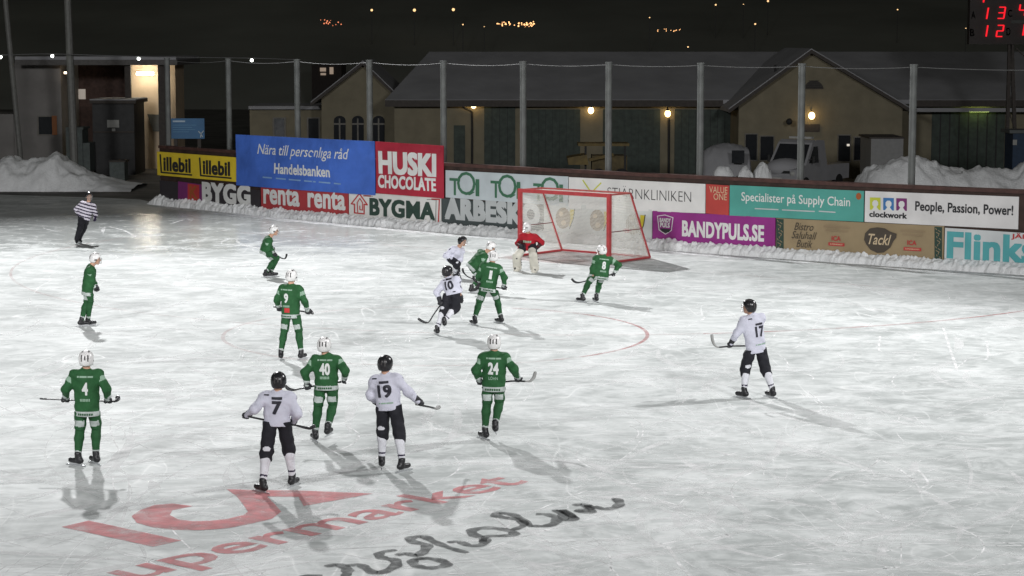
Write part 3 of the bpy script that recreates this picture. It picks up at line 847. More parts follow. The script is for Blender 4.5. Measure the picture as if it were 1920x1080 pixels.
def cloth(name, col, rough=0.75, var=0.18): return mat(name, col, rough, var, 7, 0.25, 30, spec=0.25)
C_ = {'skin': mat('skin', (0.50, 0.29, 0.20), 0.55, 0.08, 12), 'feature': mat('dark facial features', (0.10, 0.05, 0.04), 0.6, 0.1),
      'green': cloth('green jersey cloth', (0.021, 0.092, 0.031)), 'green2': cloth('green trouser cloth', (0.018, 0.078, 0.027)), 'wgreen': cloth('white trim cloth', (0.42, 0.46, 0.44)),
      'white': cloth('white jersey cloth', (0.58, 0.58, 0.67), var=0.08), 'black': cloth('black breeches cloth', (0.017, 0.017, 0.022)), 'sock': cloth('white sock cloth', (0.66, 0.66, 0.70), var=0.08),
      'red': cloth('red jersey cloth', (0.36, 0.012, 0.022)), 'darkred': cloth('dark red cloth', (0.07, 0.012, 0.014)), 'pad': cloth('off white leg pad', (0.60, 0.575, 0.50), 0.5, 0.1),
      'stripe': cloth('dark violet stripe cloth', (0.03, 0.022, 0.05)), 'refwhite': cloth('referee white cloth', (0.66, 0.62, 0.70), var=0.08),
      'hwhite': mat('white helmet shell', (0.72, 0.71, 0.70), 0.3, 0.05, 9), 'hblack': mat('black helmet shell', (0.018, 0.018, 0.020), 0.25, 0.1, 9), 'vent': mat('dark helmet vent', (0.05, 0.045, 0.045), 0.6, 0.1),
      'glove': mat('black padded glove', (0.022, 0.022, 0.026), 0.6, 0.3, 20, 0.3, 40), 'boot': mat('black skate boot', (0.02, 0.02, 0.022), 0.4, 0.3, 15), 'steel': mat('skate steel', (0.65, 0.66, 0.68), 0.28, 0.05, metal=0.9),
      'bluegrey': mat('pale blade holder', (0.42, 0.43, 0.44), 0.5, 0.1), 'shaft': mat('black stick shaft', (0.02, 0.02, 0.022), 0.4, 0.2), 'tape': mat('pale stick tape', (0.30, 0.30, 0.29), 0.6, 0.15),
      'hair': mat('dark hair', (0.03, 0.02, 0.015), 0.6, 0.3, 30), 'cage': mat('face cage wire', (0.5, 0.5, 0.5), 0.35, 0.05, metal=0.7), 'numwhite': mat('white jersey print', (0.62, 0.64, 0.62), 0.6, 0.08), 'numblack': mat('black jersey print', (0.02, 0.02, 0.03), 0.6, 0.08),
      'sponsor': mat('red jersey print', (0.45, 0.03, 0.03), 0.6, 0.1), 'numpale': mat('pale green jersey print', (0.25, 0.38, 0.28), 0.6, 0.1)}

def person(label, kit, yaw, feet, pelvis, neck, head, hands, grip=(None, None), lean_dd=(0, 0, 0), number=None, num_pos=0.0, res=0.014, head_yaw=None, head_pitch=0.0, knee_out=0.12, elbow=(None, None), foot_yaw=(None, None), bulk=1.0, off0=None, knee=(None, None)):
    """all places in pixels: feet ((px,py,lift),(px,py,lift)) left then right of the person; hands (px,py,depth offset)
    yaw 0 looks away from the camera, 90 to the right, 180 at the camera; lean_dd: depth offsets of pelvis, neck, head"""
    y = math.radians(yaw)
    f = np.array([math.sin(y), math.cos(y), 0]); r = np.array([math.cos(y), -math.sin(y), 0]); up = np.array([0, 0, 1.0])
    G_ = []
    planted = [ground(p[0], p[1]) for p in feet if p[2] == 0]
    Y0 = np.mean([g[1] for g in planted])
    for px, py, lift in feet:
        G_.append(ground(px, py) if lift == 0 else at(px, py, Y0 + (feet and (lift if lift < 0 else 0.0)) - (0.0 if lift < 0 else 0.12)))
    org = np.mean(planted, 0); org[2] = 0
    J = lambda p, dd=0.0: at(p[0], p[1], Y0 + dd)
    pel0, nk, hd = J(pelvis, lean_dd[0]), J(neck, lean_dd[1]), J(head, lean_dd[2])
    ta = nrm(nk - pel0)
    for off in ([off0] if off0 else np.arange(0.25, 0.10, -0.01)):
        pel = pel0 + ta * off
        if np.mean([np.linalg.norm(pel - up*0.02 - (g + up*0.155)) for g in G_]) < 0.855 or off < 0.125: break
    # torso frame
    tr_ = nrm(r - ta * (r @ ta)); tf = np.cross(ta, -tr_) * -1; tf = nrm(np.cross(tr_, ta)) * (1 if np.cross(tr_, ta) @ f < 0 else 1)
    tf = np.cross(up if abs(ta @ up) > 2 else ta, tr_)      # forward of the chest
    if tf @ f < -0.2: tf = -tf
    bk = bulk
    sh = [nk - ta * 0.085 - tr_ * 0.185 * bk, nk - ta * 0.085 + tr_ * 0.185 * bk]
    hip = [pel - r * 0.095 - up * 0.02, pel + r * 0.095 - up * 0.02]
    ank, kn, el, hn, fy = [], [], [], [], []
    for i, s in ((0, -1), (1, 1)):
        fyaw = y + math.radians(foot_yaw[i] if foot_yaw[i] is not None else s * 14)
        fd = np.array([math.sin(fyaw), math.cos(fyaw), 0]); fy.append(fd)
        a = G_[i] + up * 0.155 - fd * 0.03
        ank.append(a)
        pole = f + r * s * knee_out if knee[i] is None else f * knee[i][0] + r * knee[i][1] + up * knee[i][2]
        kn.append(ik(hip[i], a, 0.435, 0.425, pole))
        h = J(hands[i], hands[i][2]); v = h - sh[i]; L = np.linalg.norm(v)
        if L > 0.60: h = sh[i] + v * 0.60 / L
        hn.append(h)
        pe = -up * 0.7 - tf * 0.5 + tr_ * s * 0.6 if elbow[i] is None else tf * elbow[i][0] + tr_ * s * elbow[i][1] + up * elbow[i][2]
        wr_t = h - nrm(h - sh[i]) * 0.06
        el.append(ik(sh[i], wr_t, 0.295, 0.265, pe))
    wr = [hn[i] - nrm(hn[i] - el[i]) * 0.075 for i in (0, 1)]
    hy = math.radians(head_yaw) if head_yaw is not None else y
    hf = np.array([math.sin(hy), math.cos(hy), 0]); hr = np.array([math.cos(hy), -math.sin(hy), 0])
    hp = math.radians(head_pitch)
    hu = up * math.cos(hp) + hf * math.sin(hp); hff = hf * math.cos(hp) - up * math.sin(hp)
    seed = float(abs(hash(label[:12])) % 7) if False else (len(label) % 7) * 0.9 + feet[0][0] * 0.01
    # ---- body: one continuous surface
    jaw = hd - hu * 0.065 + hff * 0.035
    body = [Cap(hd + hu*0.012 - hff*0.012, hd + hu*0.005 + hff*0.01, 0.098, 0.094, hr, 1.16), Cap(jaw, jaw + hff*0.02 - hu*0.015, 0.062, 0.05, hr, 1.1),
            Cap(hd - hu*0.06 - hff*0.02, nk - ta*0.03, 0.058, 0.07), Cap(hd + hff*0.098 + hu*0.012, hd + hff*0.117 - hu*0.018, 0.011, 0.017),
            Cap(hd - hr*0.088 - hu*0.01, hd - hr*0.092 - hu*0.035, 0.018, 0.014), Cap(hd + hr*0.088 - hu*0.01, hd + hr*0.092 - hu*0.035, 0.018, 0.014),
            Cap(pel, nk - ta*0.16, 0.105*bk, 0.165*bk, tf, 1.5), Cap(sh[0], sh[1], 0.06, 0.06)]
    for i in (0, 1):
        body += [Cap(sh[i], el[i], 0.052, 0.043), Cap(el[i], wr[i], 0.043, 0.03), Cap(hip[i], kn[i], 0.068, 0.055), Cap(kn[i], ank[i], 0.052, 0.038), Cap(wr[i], wr[i]*0.5 + hn[i]*0.5, 0.03, 0.024), Cap(ank[i], G_[i] + up*0.09 + fy[i]*0.03, 0.036, 0.02)]
    def face_pick(c):
        q = c - hd; x, z_, fw = q @ hr, q @ hu, q @ hff
        eye = (np.abs(np.abs(x) - 0.033) < 0.016) & (np.abs(z_ - 0.018) < 0.010) & (fw > 0.06)
        mouth = (np.abs(x) < 0.026) & (np.abs(z_ + 0.062) < 0.008) & (fw > 0.06)
        brow = (np.abs(np.abs(x) - 0.035) < 0.02) & (np.abs(z_ - 0.04) < 0.006) & (fw > 0.06)
        return (eye | mouth | brow).astype(int)
    me = solid('person', Solid(body, 0.025), res, [C_['skin'], C_['feature']], None, org, face_pick)
    tag(me, label, 'person', 'players and officials on the ice')
    P = me
    team = kit
    # ---- jersey
    hem = pel0 - ta * (0.015 if team == 'green' else -0.0)
    jp = [Cap(hem - ta*0.12, nk - ta*0.21, 0.195*bk, 0.212*bk, tf, 1.42), Cap(sh[0] - ta*0.03, sh[1] - ta*0.03, 0.098, 0.098), Cap(nk - ta*0.12, nk - ta*0.02, 0.12, 0.07)]
    for i in (0, 1): jp += [Cap(sh[i] - ta*0.02, el[i], 0.088*bk, 0.070*bk), Cap(el[i], wr[i] + nrm(wr[i]-el[i])*0.0, 0.070*bk, 0.052*bk)]
    jcuts = [(hem, -ta)]
    js = Solid(jp, 0.05, jcuts, wrinkle=0.010, seed=seed)
    ax_t = lambda c: (c - hem) @ ta
    if team == 'green':
        jm = [C_['green'], C_['wgreen'], C_['numpale']]
        def jpick(c):
            h = ax_t(c); near = np.ones(len(c), bool)
            for i in (0, 1):   # the sleeves keep out of the hem band
                d = np.linalg.norm(c - (el[i] + wr[i]) / 2, axis=1); near &= d > 0.2
            band = (h < 0.085) & near; patch = np.zeros(len(c), bool)
            for i in (0, 1): 
                t = (c - el[i]) @ nrm(wr[i] - el[i]); band |= (np.linalg.norm(c - wr[i], axis=1) < 0.075)
                o_ = (c - sh[i]) @ (tr_ * (-1 if i == 0 else 1)); hh = (c - sh[i]) @ nrm(el[i]-sh[i])
                patch |= (o_ > 0.05) & (hh > 0.08) & (hh < 0.16) & ((c - sh[i]) @ tf < 0.03)
            return np.where(band, 1, np.where(patch, 2, 0))
    elif team == 'white':
        jm = [C_['white'], C_['numblack']]
        def jpick(c):
            m_ = np.zeros(len(c), bool)
            for i in (0, 1):
                t = (c - sh[i]) @ nrm(el[i] - sh[i]); q = (c - sh[i]) - np.outer(t, nrm(el[i] - sh[i]))
                m_ |= (t > 0.05) & (t < 0.27) & (q @ nrm(tr_ * (-1 if i == 0 else 1) + ta*0.3) > 0.078) & (np.abs(q @ tf) < 0.018)
            return m_.astype(int)
    elif team == 'goalie':
        jm = [C_['red'], C_['darkred']]
        def jpick(c):
            m_ = np.zeros(len(c), bool)
            for i in (0, 1): m_ |= (np.linalg.norm(c - wr[i], axis=1) < 0.17)
            return m_.astype(int)
    else:
        jm = [C_['refwhite'], C_['stripe']]
        def jpick(c): return (((c - nk) @ ta / 0.105) % 1.0 < 0.42).astype(int)
    jo = solid('jersey', js, res, jm, P, None, jpick)
    # ---- trousers and socks
    hr_ = 0.135 if off0 else 0.155
    tp = [Cap(pel - r*0.06 + ta*0.03, pel + r*0.06 + ta*0.03, hr_*bk, hr_*bk, f, 1.25)]
    long_ = team in ('green', 'ref')
    for i in (0, 1):
        kd = nrm(ank[i] - kn[i])
        if team in ('white', 'goalie'): tp += [Cap(hip[i], kn[i], 0.118*bk, 0.105*bk), Cap(kn[i], kn[i] + kd*0.10, 0.104*bk, 0.098*bk)]
        elif team == 'green': tp += [Cap(hip[i], kn[i] - nrm(kn[i]-hip[i])*0.06, 0.112*bk, 0.092*bk)]
        else: tp += [Cap(hip[i], kn[i], 0.115*bk, 0.095*bk), Cap(kn[i], ank[i] + up*0.02, 0.095*bk, 0.075*bk)]
    tm = {'green': [C_['green2'], C_['wgreen']], 'white': [C_['black'], C_['sock']], 'goalie': [C_['black'], C_['black']], 'ref': [C_['black'], C_['black']]}[team]
    def tpick(c):
        m_ = np.zeros(len(c), bool)
        for i in (0, 1):
            th = nrm(kn[i] - hip[i]); t = (c - hip[i]) @ th / np.linalg.norm(kn[i] - hip[i]); q = c - hip[i]
            if team == 'green': m_ |= (t > 0.55) & (t < 0.79) & (np.abs(q @ r - t * ((kn[i]-hip[i]) @ r)) < 0.075) & (q @ -f - t * ((kn[i]-hip[i]) @ -f) > 0.0) & (np.linalg.norm(q - np.outer(t, kn[i]-hip[i]), axis=1) < 0.17)
            elif team == 'white' and i == 0:
                k_ = kn[i] - th*0.06 - f*0.1
                m_ |= np.linalg.norm((c - k_) * [1, 1, 1.6], axis=1) < 0.06
        return m_.astype(int)
    solid('trousers', Solid(tp, 0.03, [(hem + ta*(0.32 if off0 else 0.075), ta)], wrinkle=0.009, seed=seed+2), res, tm, P, None, tpick)
    for i in (0, 1):
        if team != 'ref':
            kd = nrm(ank[i] - kn[i]); cf = kn[i] + kd*0.12 - f*0.02
            sp = [Cap(kn[i] - kd*0.05, cf, 0.078 if team == 'green' else 0.07, 0.078), Cap(cf, ank[i] + up*0.0, 0.077, 0.052)]
            sm = [C_['green2'], C_['wgreen']] if team == 'green' else [C_['sock'], C_['stripe']] if team == 'white' else [C_['sock'], C_['sock']]
            Lk = np.linalg.norm(ank[i] - kn[i])
            def spick(c, i=i, kd=kd, Lk=Lk):
                t = (c - kn[i]) @ kd / Lk
                if team == 'green': return ((t > 0.80) & (t < 0.90)).astype(int)
                return ((t > 0.74) & (t < 0.80)).astype(int)
            solid('sock', Solid(sp, 0.03, wrinkle=0.003), res, sm, P, None, spick)
        # skate
        g, fd = G_[i], fy[i]
        b0 = g + up*0.07
        sk = [Cap(b0 - fd*0.09 + up*0.022, b0 + fd*0.13 + up*0.012, 0.048, 0.042, np.cross(fd, up), 1.15), Cap(b0 - fd*0.055 + up*0.02, ank[i] + up*0.04, 0.054, 0.058)]
        sko = solid('skate', Solid(sk, 0.03, [(b0 - up*0.025, -up)]), min(res, 0.012), [C_['boot'], C_['boot']], P)
        mb = MB(); sd = np.cross(fd, up) * 0.006
        prof = [g - fd*0.19, g + fd*0.23, g + fd*0.235 + up*0.012, g + fd*0.19 + up*0.022, g - fd*0.19 + up*0.022]
        mb.prism([p - sd/2 + up*0.001 for p in prof], sd); mb.build('blade', C_['steel'], sko)
        mb = MB(); mb.prism([p - sd*1.5 for p in (g - fd*0.10 + up*0.022, g + fd*0.15 + up*0.022, g + fd*0.12 + up*0.05, g - fd*0.08 + up*0.05)], sd*3); mb.build('blade_holder', C_['bluegrey'], sko)
    # leg pads
    if team == 'goalie':
        for i, s in ((0, -1), (1, 1)):
            kd = nrm(ank[i] - kn[i])
            pf = nrm(f - kd * (f @ kd))
            pp = [Cap(kn[i]*0.55 + hip[i]*0.45 + pf*0.06, kn[i] + pf*0.05, 0.13, 0.13, pf, 1.9), Cap(kn[i] + pf*0.05, ank[i] + pf*0.06, 0.13, 0.14, pf, 2.0), Cap(ank[i] + pf*0.05, G_[i] + pf*0.13 + up*0.07, 0.12, 0.08, None)]
            po = solid('leg_pad', Solid(pp, 0.03, wrinkle=0.003), res, C_['pad'], P)
            mb = MB()
            for q in (0.15, 0.4, 0.65, 0.88):
                c = kn[i] + (ank[i] - kn[i]) * q + pf*0.02; R_ = np.cross(kd, pf)
                mb.tube([c + R_*0.125*math.cos(a) + pf*0.075*math.sin(a) - pf*0.02 for a in np.linspace(math.pi, 2*math.pi, 9)], 0.012, 6)
            mb.build('strap', C_['boot'], po)
    # ---- gloves, fingers closed on what they hold
    for i, s in ((0, -1), (1, 1)):
        fa = nrm(hn[i] - el[i])
        sx = grip[i]
        if sx is None: sx = nrm(np.cross(fa, tr_)) if team in ('ref', 'goalie') else nrm(np.cross(fa, tr_))
        sx = nrm(sx)
        o = nrm(-fa + sx * (fa @ sx)) if abs(fa @ sx) < 0.97 else nrm(np.cross(sx, up))      # from the shaft back to the wrist
        t_ = np.cross(sx, o)
        c = hn[i]
        gl = [Cap(wr[i] - fa*0.07, c + o*0.035, 0.06, 0.045, None), Cap(c + o*0.042 - sx*0.03, c + o*0.042 + sx*0.03, 0.036, 0.036)]
        for q, ln in ((-0.039, 0.92), (-0.013, 1.05), (0.013, 1.0), (0.039, 0.85)):
            R_ = 0.036
            pts = [c + sx*q + R_*ln*(math.cos(a)*o + math.sin(a)*t_) for a in (0.5, 1.5, 2.6, 3.6)]
            gl += [Cap(pts[k], pts[k+1], 0.0145 - 0.001*k, 0.0135 - 0.001*k) for k in range(3)]
        pts = [c + sx*0.055 + o*0.03, c + sx*0.062 + 0.036*(-t_*0.8 + o*0.2), c + sx*0.05 + 0.036*(-t_*0.75 - o*0.6)]
        gl += [Cap(pts[0], pts[1], 0.018, 0.015), Cap(pts[1], pts[2], 0.015, 0.012)]
        def gpick(p, i=i, fa=fa): return (((p - wr[i]) @ fa) < -0.035).astype(int)
        gm = [C_['glove'], C_['wgreen'] if team == 'green' else C_['glove']]
        if team == 'ref': solid('glove', Solid(gl, 0.008), 0.010, [C_['stripe'], C_['stripe']], P)
        else: solid('glove', Solid(gl, 0.008), 0.009, gm, P, None, gpick)
    # ---- helmet
    hc = C_['hblack'] if team in ('white', 'ref') else C_['hwhite']
    he = [Ell(hd + hu*0.035 - hff*0.008, (hr, hff, hu), (0.122, 0.150, 0.130)), Ell(hd - hff*0.03 - hu*0.02, (hr, hff, hu), (0.112, 0.118, 0.115))]
    hcut = [(hd + hu*0.045 + hff*0.06, nrm(hff*0.75 - hu*0.5)), (hd - hu*0.085, -hu)]
    if team == 'goalie': hcut = [(hd - hu*0.12, -hu)]; he.append(Cap(hd + hff*0.04 - hu*0.03, hd + hff*0.06 - hu*0.08, 0.10, 0.075, hr, 1.05))
    def hpick(c):
        q = c - hd; x, z_, fw = q @ hr, q @ hu, q @ hff
        if team == 'goalie':
            return ((fw > 0.09) & (np.abs(np.abs(x) - 0.036) < 0.022) & (np.abs(z_ - 0.01) < 0.014)).astype(int)
        v = (np.abs(np.abs(x) - 0.052) < 0.011) & (((z_ > 0.0) & (z_ < 0.10) & (fw < -0.02)) | ((z_ > 0.10) & (np.abs(fw + 0.01) < 0.07)))
        v |= (np.abs(x) < 0.012) & (z_ > 0.02) & (z_ < 0.09) & (fw < -0.05)
        v |= (np.abs(x) > 0.08) & (np.abs(fw) < 0.035) & (np.abs(z_ + 0.01) < 0.02)
        return v.astype(int)
    ho = solid('helmet', Solid(he, 0.03, hcut), min(res, 0.012), [hc, C_['vent']], P, None, hpick)
    mb = MB()
    if team != 'goalie':
        for k in range(5):
            z_ = 0.04 - k*0.033
            mb.tube([hd + hr*(0.105*math.sin(a)) + hff*(0.03 + 0.115*math.cos(a)) + hu*z_ for a in np.linspace(-1.3, 1.3, 9)], 0.0035, 5)
        for x in (-0.05, 0, 0.05): mb.tube([hd + hr*x + hff*(0.03 + 0.115*math.cos(math.asin(x/0.105))) + hu*z_ for z_ in (0.045, -0.1)], 0.0035, 5)
    else:
        for k in range(6):
            z_ = 0.035 - k*0.026
            mb.tube([hd + hr*(0.085*math.sin(a)) + hff*(0.068 + 0.085*math.cos(a)) + hu*z_ for a in np.linspace(-1.1, 1.1, 9)], 0.004, 5)
    mb.build('face_cage', C_['cage'], ho)
    if team == 'ref': pass
    # ---- print on the back (or chest)
    def prn(txt, cz, hgt, wid, ink, side=-1, dx=0.0, name='jersey_number', bold=0.03, shear=0.0, blocks=None):
        """lettering laid on the jersey: cz metres above the hem, side -1 the back, 1 the chest"""
        if blocks: 
            Vt = []; Ft = []
            for a, b in blocks:
                
                for q in range(5):
                    k = len(Vt); xa, xb = a + (b-a)*q/5, a + (b-a)*(q+1)/5; Vt += [(xa,0),(xb,0),(xb,1),(xa,1)]; Ft.append([k,k+1,k+2,k+3])
            Vt = np.array(Vt, float)
        else:
            Vt, Ft, _ = glyphs(txt, bold, shear, fine=True)
        d = tf * side; rx = tr_ * (1 if side < 0 else -1)
        o = hem + ta*cz + d*0.45
        P0 = np.array([o + rx*((x-0.5)*wid + dx) + ta*((z_-0.5)*hgt) for x, z_ in [v[:2] for v in Vt]])
        Q = P0.copy(); lay = np.array([v[2] if len(v) > 2 else 0.0 for v in Vt])
        for _ in range(40):
            dist = js(Q) - 0.010 - lay * 0.0008; Q = Q - d * np.clip(dist, -0.01, 0.1)[:, None] * 0.85
        bad = (Q - P0) @ -d > 0.62
        Q[bad] = (P0 - d*0.36)[bad]
        link_mesh(name, Q, Ft, C_[ink], jo)
    if number:
        T_ = np.linalg.norm(nk - hem)
        wide = (0.10 if len(number) == 1 else 0.185) if team == 'green' else (0.15 if len(number) == 1 else 0.24)
        ink = 'numwhite' if team == 'green' else 'numblack'
        if number == '1': wide = 0.07
        if number == '17': wide = 0.20
        prn(number, T_*(0.60 if team == 'green' else 0.55), 0.21, wide, ink, dx=num_pos, bold=0.045)
        bl = [(k*0.14, k*0.14+0.10) for k in range(7)]
        if team == 'green':
            prn('', T_*0.85, 0.028, 0.26, 'numpale', dx=num_pos, name='jersey_lettering', blocks=[(0,0.12),(0.16,0.62),(0.66,1.0)])
            if number == '24': prn('LÖHN', T_*0.36, 0.065, 0.16, 'numpale', dx=num_pos, name='jersey_lettering', bold=0.02); prn('', 0.042, 0.034, 0.28, 'green2', dx=num_pos, name='hem_lettering', blocks=bl)
            else:
                prn('', T_*0.36, 0.045, 0.17, 'numpale', dx=num_pos, name='jersey_lettering', blocks=bl); prn('', 0.042, 0.032, 0.26, 'green2', dx=num_pos, name='hem_lettering', blocks=bl)
            if number == '9': prn('', T_*0.24, 0.10, 0.12, 'sponsor', dx=num_pos + 0.02, name='jersey_emblem', blocks=[(0,1)])
        else:
            prn('', T_*0.55 + 0.145, 0.04, 0.16, 'numblack', dx=num_pos, name='jersey_lettering', blocks=[(0,1)])
            prn('', T_*0.90, 0.020, 0.08, 'numblack', dx=num_pos - 0.16, name='jersey_lettering', blocks=[(0,1)])
            if number in ('17', '19'): prn('', T_*0.22, 0.022, 0.24, 'numpale', dx=num_pos, name='jersey_lettering', blocks=[(0,.1),(.16,.5),(.54,1)])
    if team == 'goalie': prn('', 0.30, 0.07, 0.26, 'numpale', side=1, name='chest_lettering', blocks=[(k*.2, k*.2+.15) for k in range(5)])
    return dict(root=me, hands=hn, org=org, f=f, r=r, el=el, Y0=Y0, J=J)

def stick(label, Y0, pts, blade_n=4, pale=False, r=0.016):
    """pts: (px, py, depth offset) from the butt to the blade tip; the last blade_n points form the curved blade"""
    P = [at(a, b, Y0 + d) for a, b, d in pts]
    c = catmull(P, 8)
    nb = (blade_n - 1) * 8
    sh_, bl = c[:len(c) - nb], c[len(c) - nb - 1:]
    root = empty('bandy_stick', np.mean([sh_[0], sh_[-1]], 0))
    mb = MB(); mb.tube(sh_, r, 8); mb.build('shaft', C_['shaft'], root, smooth=True)
    n = len(bl)
    mb = MB(); mb.tube(bl, [0.018 + 0.022 * min(1, 1.6 * i / n) * (1 if i < n - 2 else 0.75) for i in range(n)], 10, flat=0.75, flatdir=(0, 0, 1)); mb.build('stick_blade', C_['tape' if pale else 'shaft'], root, smooth=True)
    mb = MB(); mb.tube(sh_[:3], r + 0.003, 8); mb.build('grip_tape', C_['tape'] if pale else C_['shaft'], root, smooth=True)
    tag(root, label, 'bandy stick', 'bandy sticks')
    return root
def sdir(p, a, b):
    """direction of a stick between two pixel points with depth offsets"""
    Y0 = p; return nrm(at(b[0], b[1], Y0 + b[2]) - at(a[0], a[1], Y0 + a[2]))
def Yof(*feet): return np.mean([ground(*q)[1] for q in feet])

# number 24, dark green, in the middle of the picture
Y = Yof((907.6,823.5)); a, b = (948,716,.16), (994.5,714,-.05); d = sdir(Y, a, b)
person('person in green jersey with number 24 on the back holding a pale blade', 'green', 5, ((907.6,823.5,0),(928,812,0.01)), (925.7,731.5), (927,659), (926.5,644), ((901,717,.17),(972.4,712,.05)), (d, d), (0,0,0.02), '24', foot_yaw=(-40,-15), elbow=(None,None))
stick('black bandy stick with pale hooked blade held level by green number 24', Y, [(905,722,.24),(930,718,.20),(960,714.5,.08),(985,715,-.04),(994.5,714,-.06),(1001,707,-.06),(1004,697,-.06)], 4, True)
# number 4, left
Y = Yof((144,872.6),(178.5,869.6)); a, b = (203.7,751,.1), (75,747.6,.25); d = sdir(Y, a, b)
person('person in green jersey with number 4 on the back near the left edge', 'green', 0, ((144,873,0),(178.5,870,0)), (163.7,777.8), (162,691), (162,675), ((124,750,.2),(203.7,752,.1)), (d, d), (0,0,0.02), '4', foot_yaw=(-60,-40))
stick('bandy stick held across in front by green number 4', Y, [(75,747.6,.28),(124,750,.21),(165,751,.2),(206,752.5,.1),(216,752,.12),(221,748,.2),(220,744,.26)], 4, False, 0.011)
# number 40
Y = Yof((590,827)); a, b = (577,725.8,.1), (548.5,731,.1); d = sdir(Y, b, a)
person('person in green jersey with number 40 on the back, one skate lifted', 'green', 6, ((590,827,0),(616,817,-0.16)), (612.2,729.6), (611.5,664), (608,649), ((577,726,.08),(645.7,713,.05)), (d, None), (0,0.04,0.06), '40', foot_yaw=(-30,10))
stick('black bandy stick held out to the left by green number 40', Y, [(640,716,.25),(612,719,.26),(583,725,.1),(562,729,.06),(550,731,.06),(541,729,.06),(535,723.5,.06)], 4)
# number 9
Y = Yof((527.5,673.6),(566.4,673.6)); a, b = (513,575,.3), (577.5,585.5,.15); d = sdir(Y, a, b)
person('person in green jersey with number 9 and a red patch on the back', 'green', 12, ((527.5,674,0),(566.4,674,0)), (545,594.5), (545.4,533), (547,519), ((524,580,.28),(577.5,585.5,.12)), (d, d), (0,0,0.02), '9', num_pos=-0.06, res=0.016, foot_yaw=(-10,16), head_yaw=25)
stick('bandy stick held level in front by green number 9', Y, [(513,575,.3),(545,580,.25),(578,586,.12),(584,588,.2),(586,588,.4),(583,584,.5),(580,580,.5)], 4)
# number 1 in the crowd before the goal
Y = Yof((888.5,609.5),(937,606)); a, b = (905,538,.3), (945,541,.1); d = sdir(Y, a, b)
person('person in green jersey with number 1 on the back, legs apart, seen from behind', 'green', 4, ((888.5,609.5,0),(937,606,0)), (914,546), (922,493), (925,482), ((900,532,.32),(945,540,.08)), (d, d), (0,0.05,0.1), '1', num_pos=0.03, res=0.016, foot_yaw=(-40,-50))
stick('black bandy stick held across in front by green number 1', Y, [(950,543,.07),(944,541,.08),(920,537,.25),(898,531,.36),(892,528,.42),(888,522,.44),(888,517,.44)], 4)
# crouching green player beside number 1
Y = Yof((888,549)); a, b = (893,527,0), (868,505,-.1); d = sdir(Y, a, b)
person('person in green jersey bent far forward behind the player with number 1', 'green', 62, ((886,549,0),(900,545,0)), (881,503), (910,472), (921,464), ((893,526,.0),(905,500,.15)), (d, None), (0,0.06,0.10), None, res=0.017, head_pitch=25, off0=0.13)
stick('black bandy stick with raised blade held by the crouching green player', Y, [(905,536,.1),(893,527,0),(884,522,-.05),(876,518,-.08),(871,513,-.1),(868,508,-.1),(867.5,503,-.1)], 4)
# number 8
Y = Yof((1091,566)); a, b = (1107.4,524.4,.1), (1084.4,529.6,.05); d = sdir(Y, b, a)
person('person in green jersey with number 8 leaning right beside the goal', 'green', -14, ((1090,566.5,0),(1117,566.5,0)), (1126.5,524), (1131.5,479), (1128,470), ((1106,524,.12),(1149.6,515,.0)), (d, None), (0,0.06,0.1), '8', res=0.017, head_yaw=-45, elbow=(None,(-0.3,1.0,0.2)), foot_yaw=(-40,-10))
stick('black bandy stick pointing left held by green number 8', Y, [(1146,515,.2),(1128,519,.3),(1107,524.5,.12),(1094,528,.08),(1084,530,.06),(1077,528,.06),(1071.5,522.5,.06)], 4)
# bent skater left of number 9
Y = Yof((502.5,519.4),(510,518)); a, b = (514,477,-.05), (533,485,-.1); d = sdir(Y, a, b)
person('person in green skating to the right bent over, far left of the goal', 'green', 84, ((501,520,0),(511,518.5,0)), (494,475), (506,443), (514.5,433), ((515,478,-.12),(513,467,.12)), (d, None), (0,0,0), None, res=0.018, head_pitch=8, foot_yaw=(-4,4), off0=0.13)
stick('short looking black bandy stick held by the bent green skater', Y, [(511,465,.12),(515,478,-.12),(524,482,-.12),(531,485,-.12),(535,484,-.12),(537,480,-.12),(537.5,476,-.12)], 4)
# upright green player at the left
Y = Yof((154,611.5),(169,610.5))
person('person in green standing upright in profile and facing right at the left', 'green', 78, ((156,612,0),(168,610.5,0)), (163,552), (171,497), (179.5,486), ((183.5,546,-.08),(182,543,.14)), (None, None), (0,0,0), None, res=0.017, foot_yaw=(-6,8), head_pitch=8)
# white number 7
Y = Yof((490.7,923.7),(550,912)); a, b = (461,780,.05), (548,796,.18); d = sdir(Y, a, b)
person('person in white jersey with number 7 and black breeches, nearest to the camera', 'white', -2, ((490.7,924,0),(550,912,0)), (519.5,797.8), (520.4,732), (522.4,716), ((461,780,.06),(548,793,.2)), (d, d), (0,0,0.02), '7', num_pos=0.0, foot_yaw=(-45,25))
stick('black bandy stick held behind the hips by white number 7', Y, [(454,778,.05),(464,780.5,.05),(500,788,.12),(548,796,.2),(573,802,.2),(583,802,.2),(591,798,.2)], 4)
# white number 19
Y = Yof((715.7,876.5),(756,883)); a, b = (792,760,.1), (822,766,.5); d = sdir(Y, a, b)
person('person in white jersey with number 19 and black breeches', 'white', 14, ((715.7,877,0),(756,884,0)), (730,768), (722.5,700), (722.7,684), ((712,760,.3),(792,760,.12)), (None, d), (0,0,0.02), '19', num_pos=0.0, foot_yaw=(-20,25), head_yaw=20)
stick('bandy stick with small pale blade pointing away held by white number 19', Y, [(780,758,.0),(792,760.5,.12),(805,763,.35),(813,765,.6),(818,766,.8),(822,764,.9),(822,761,.9)], 4, True)
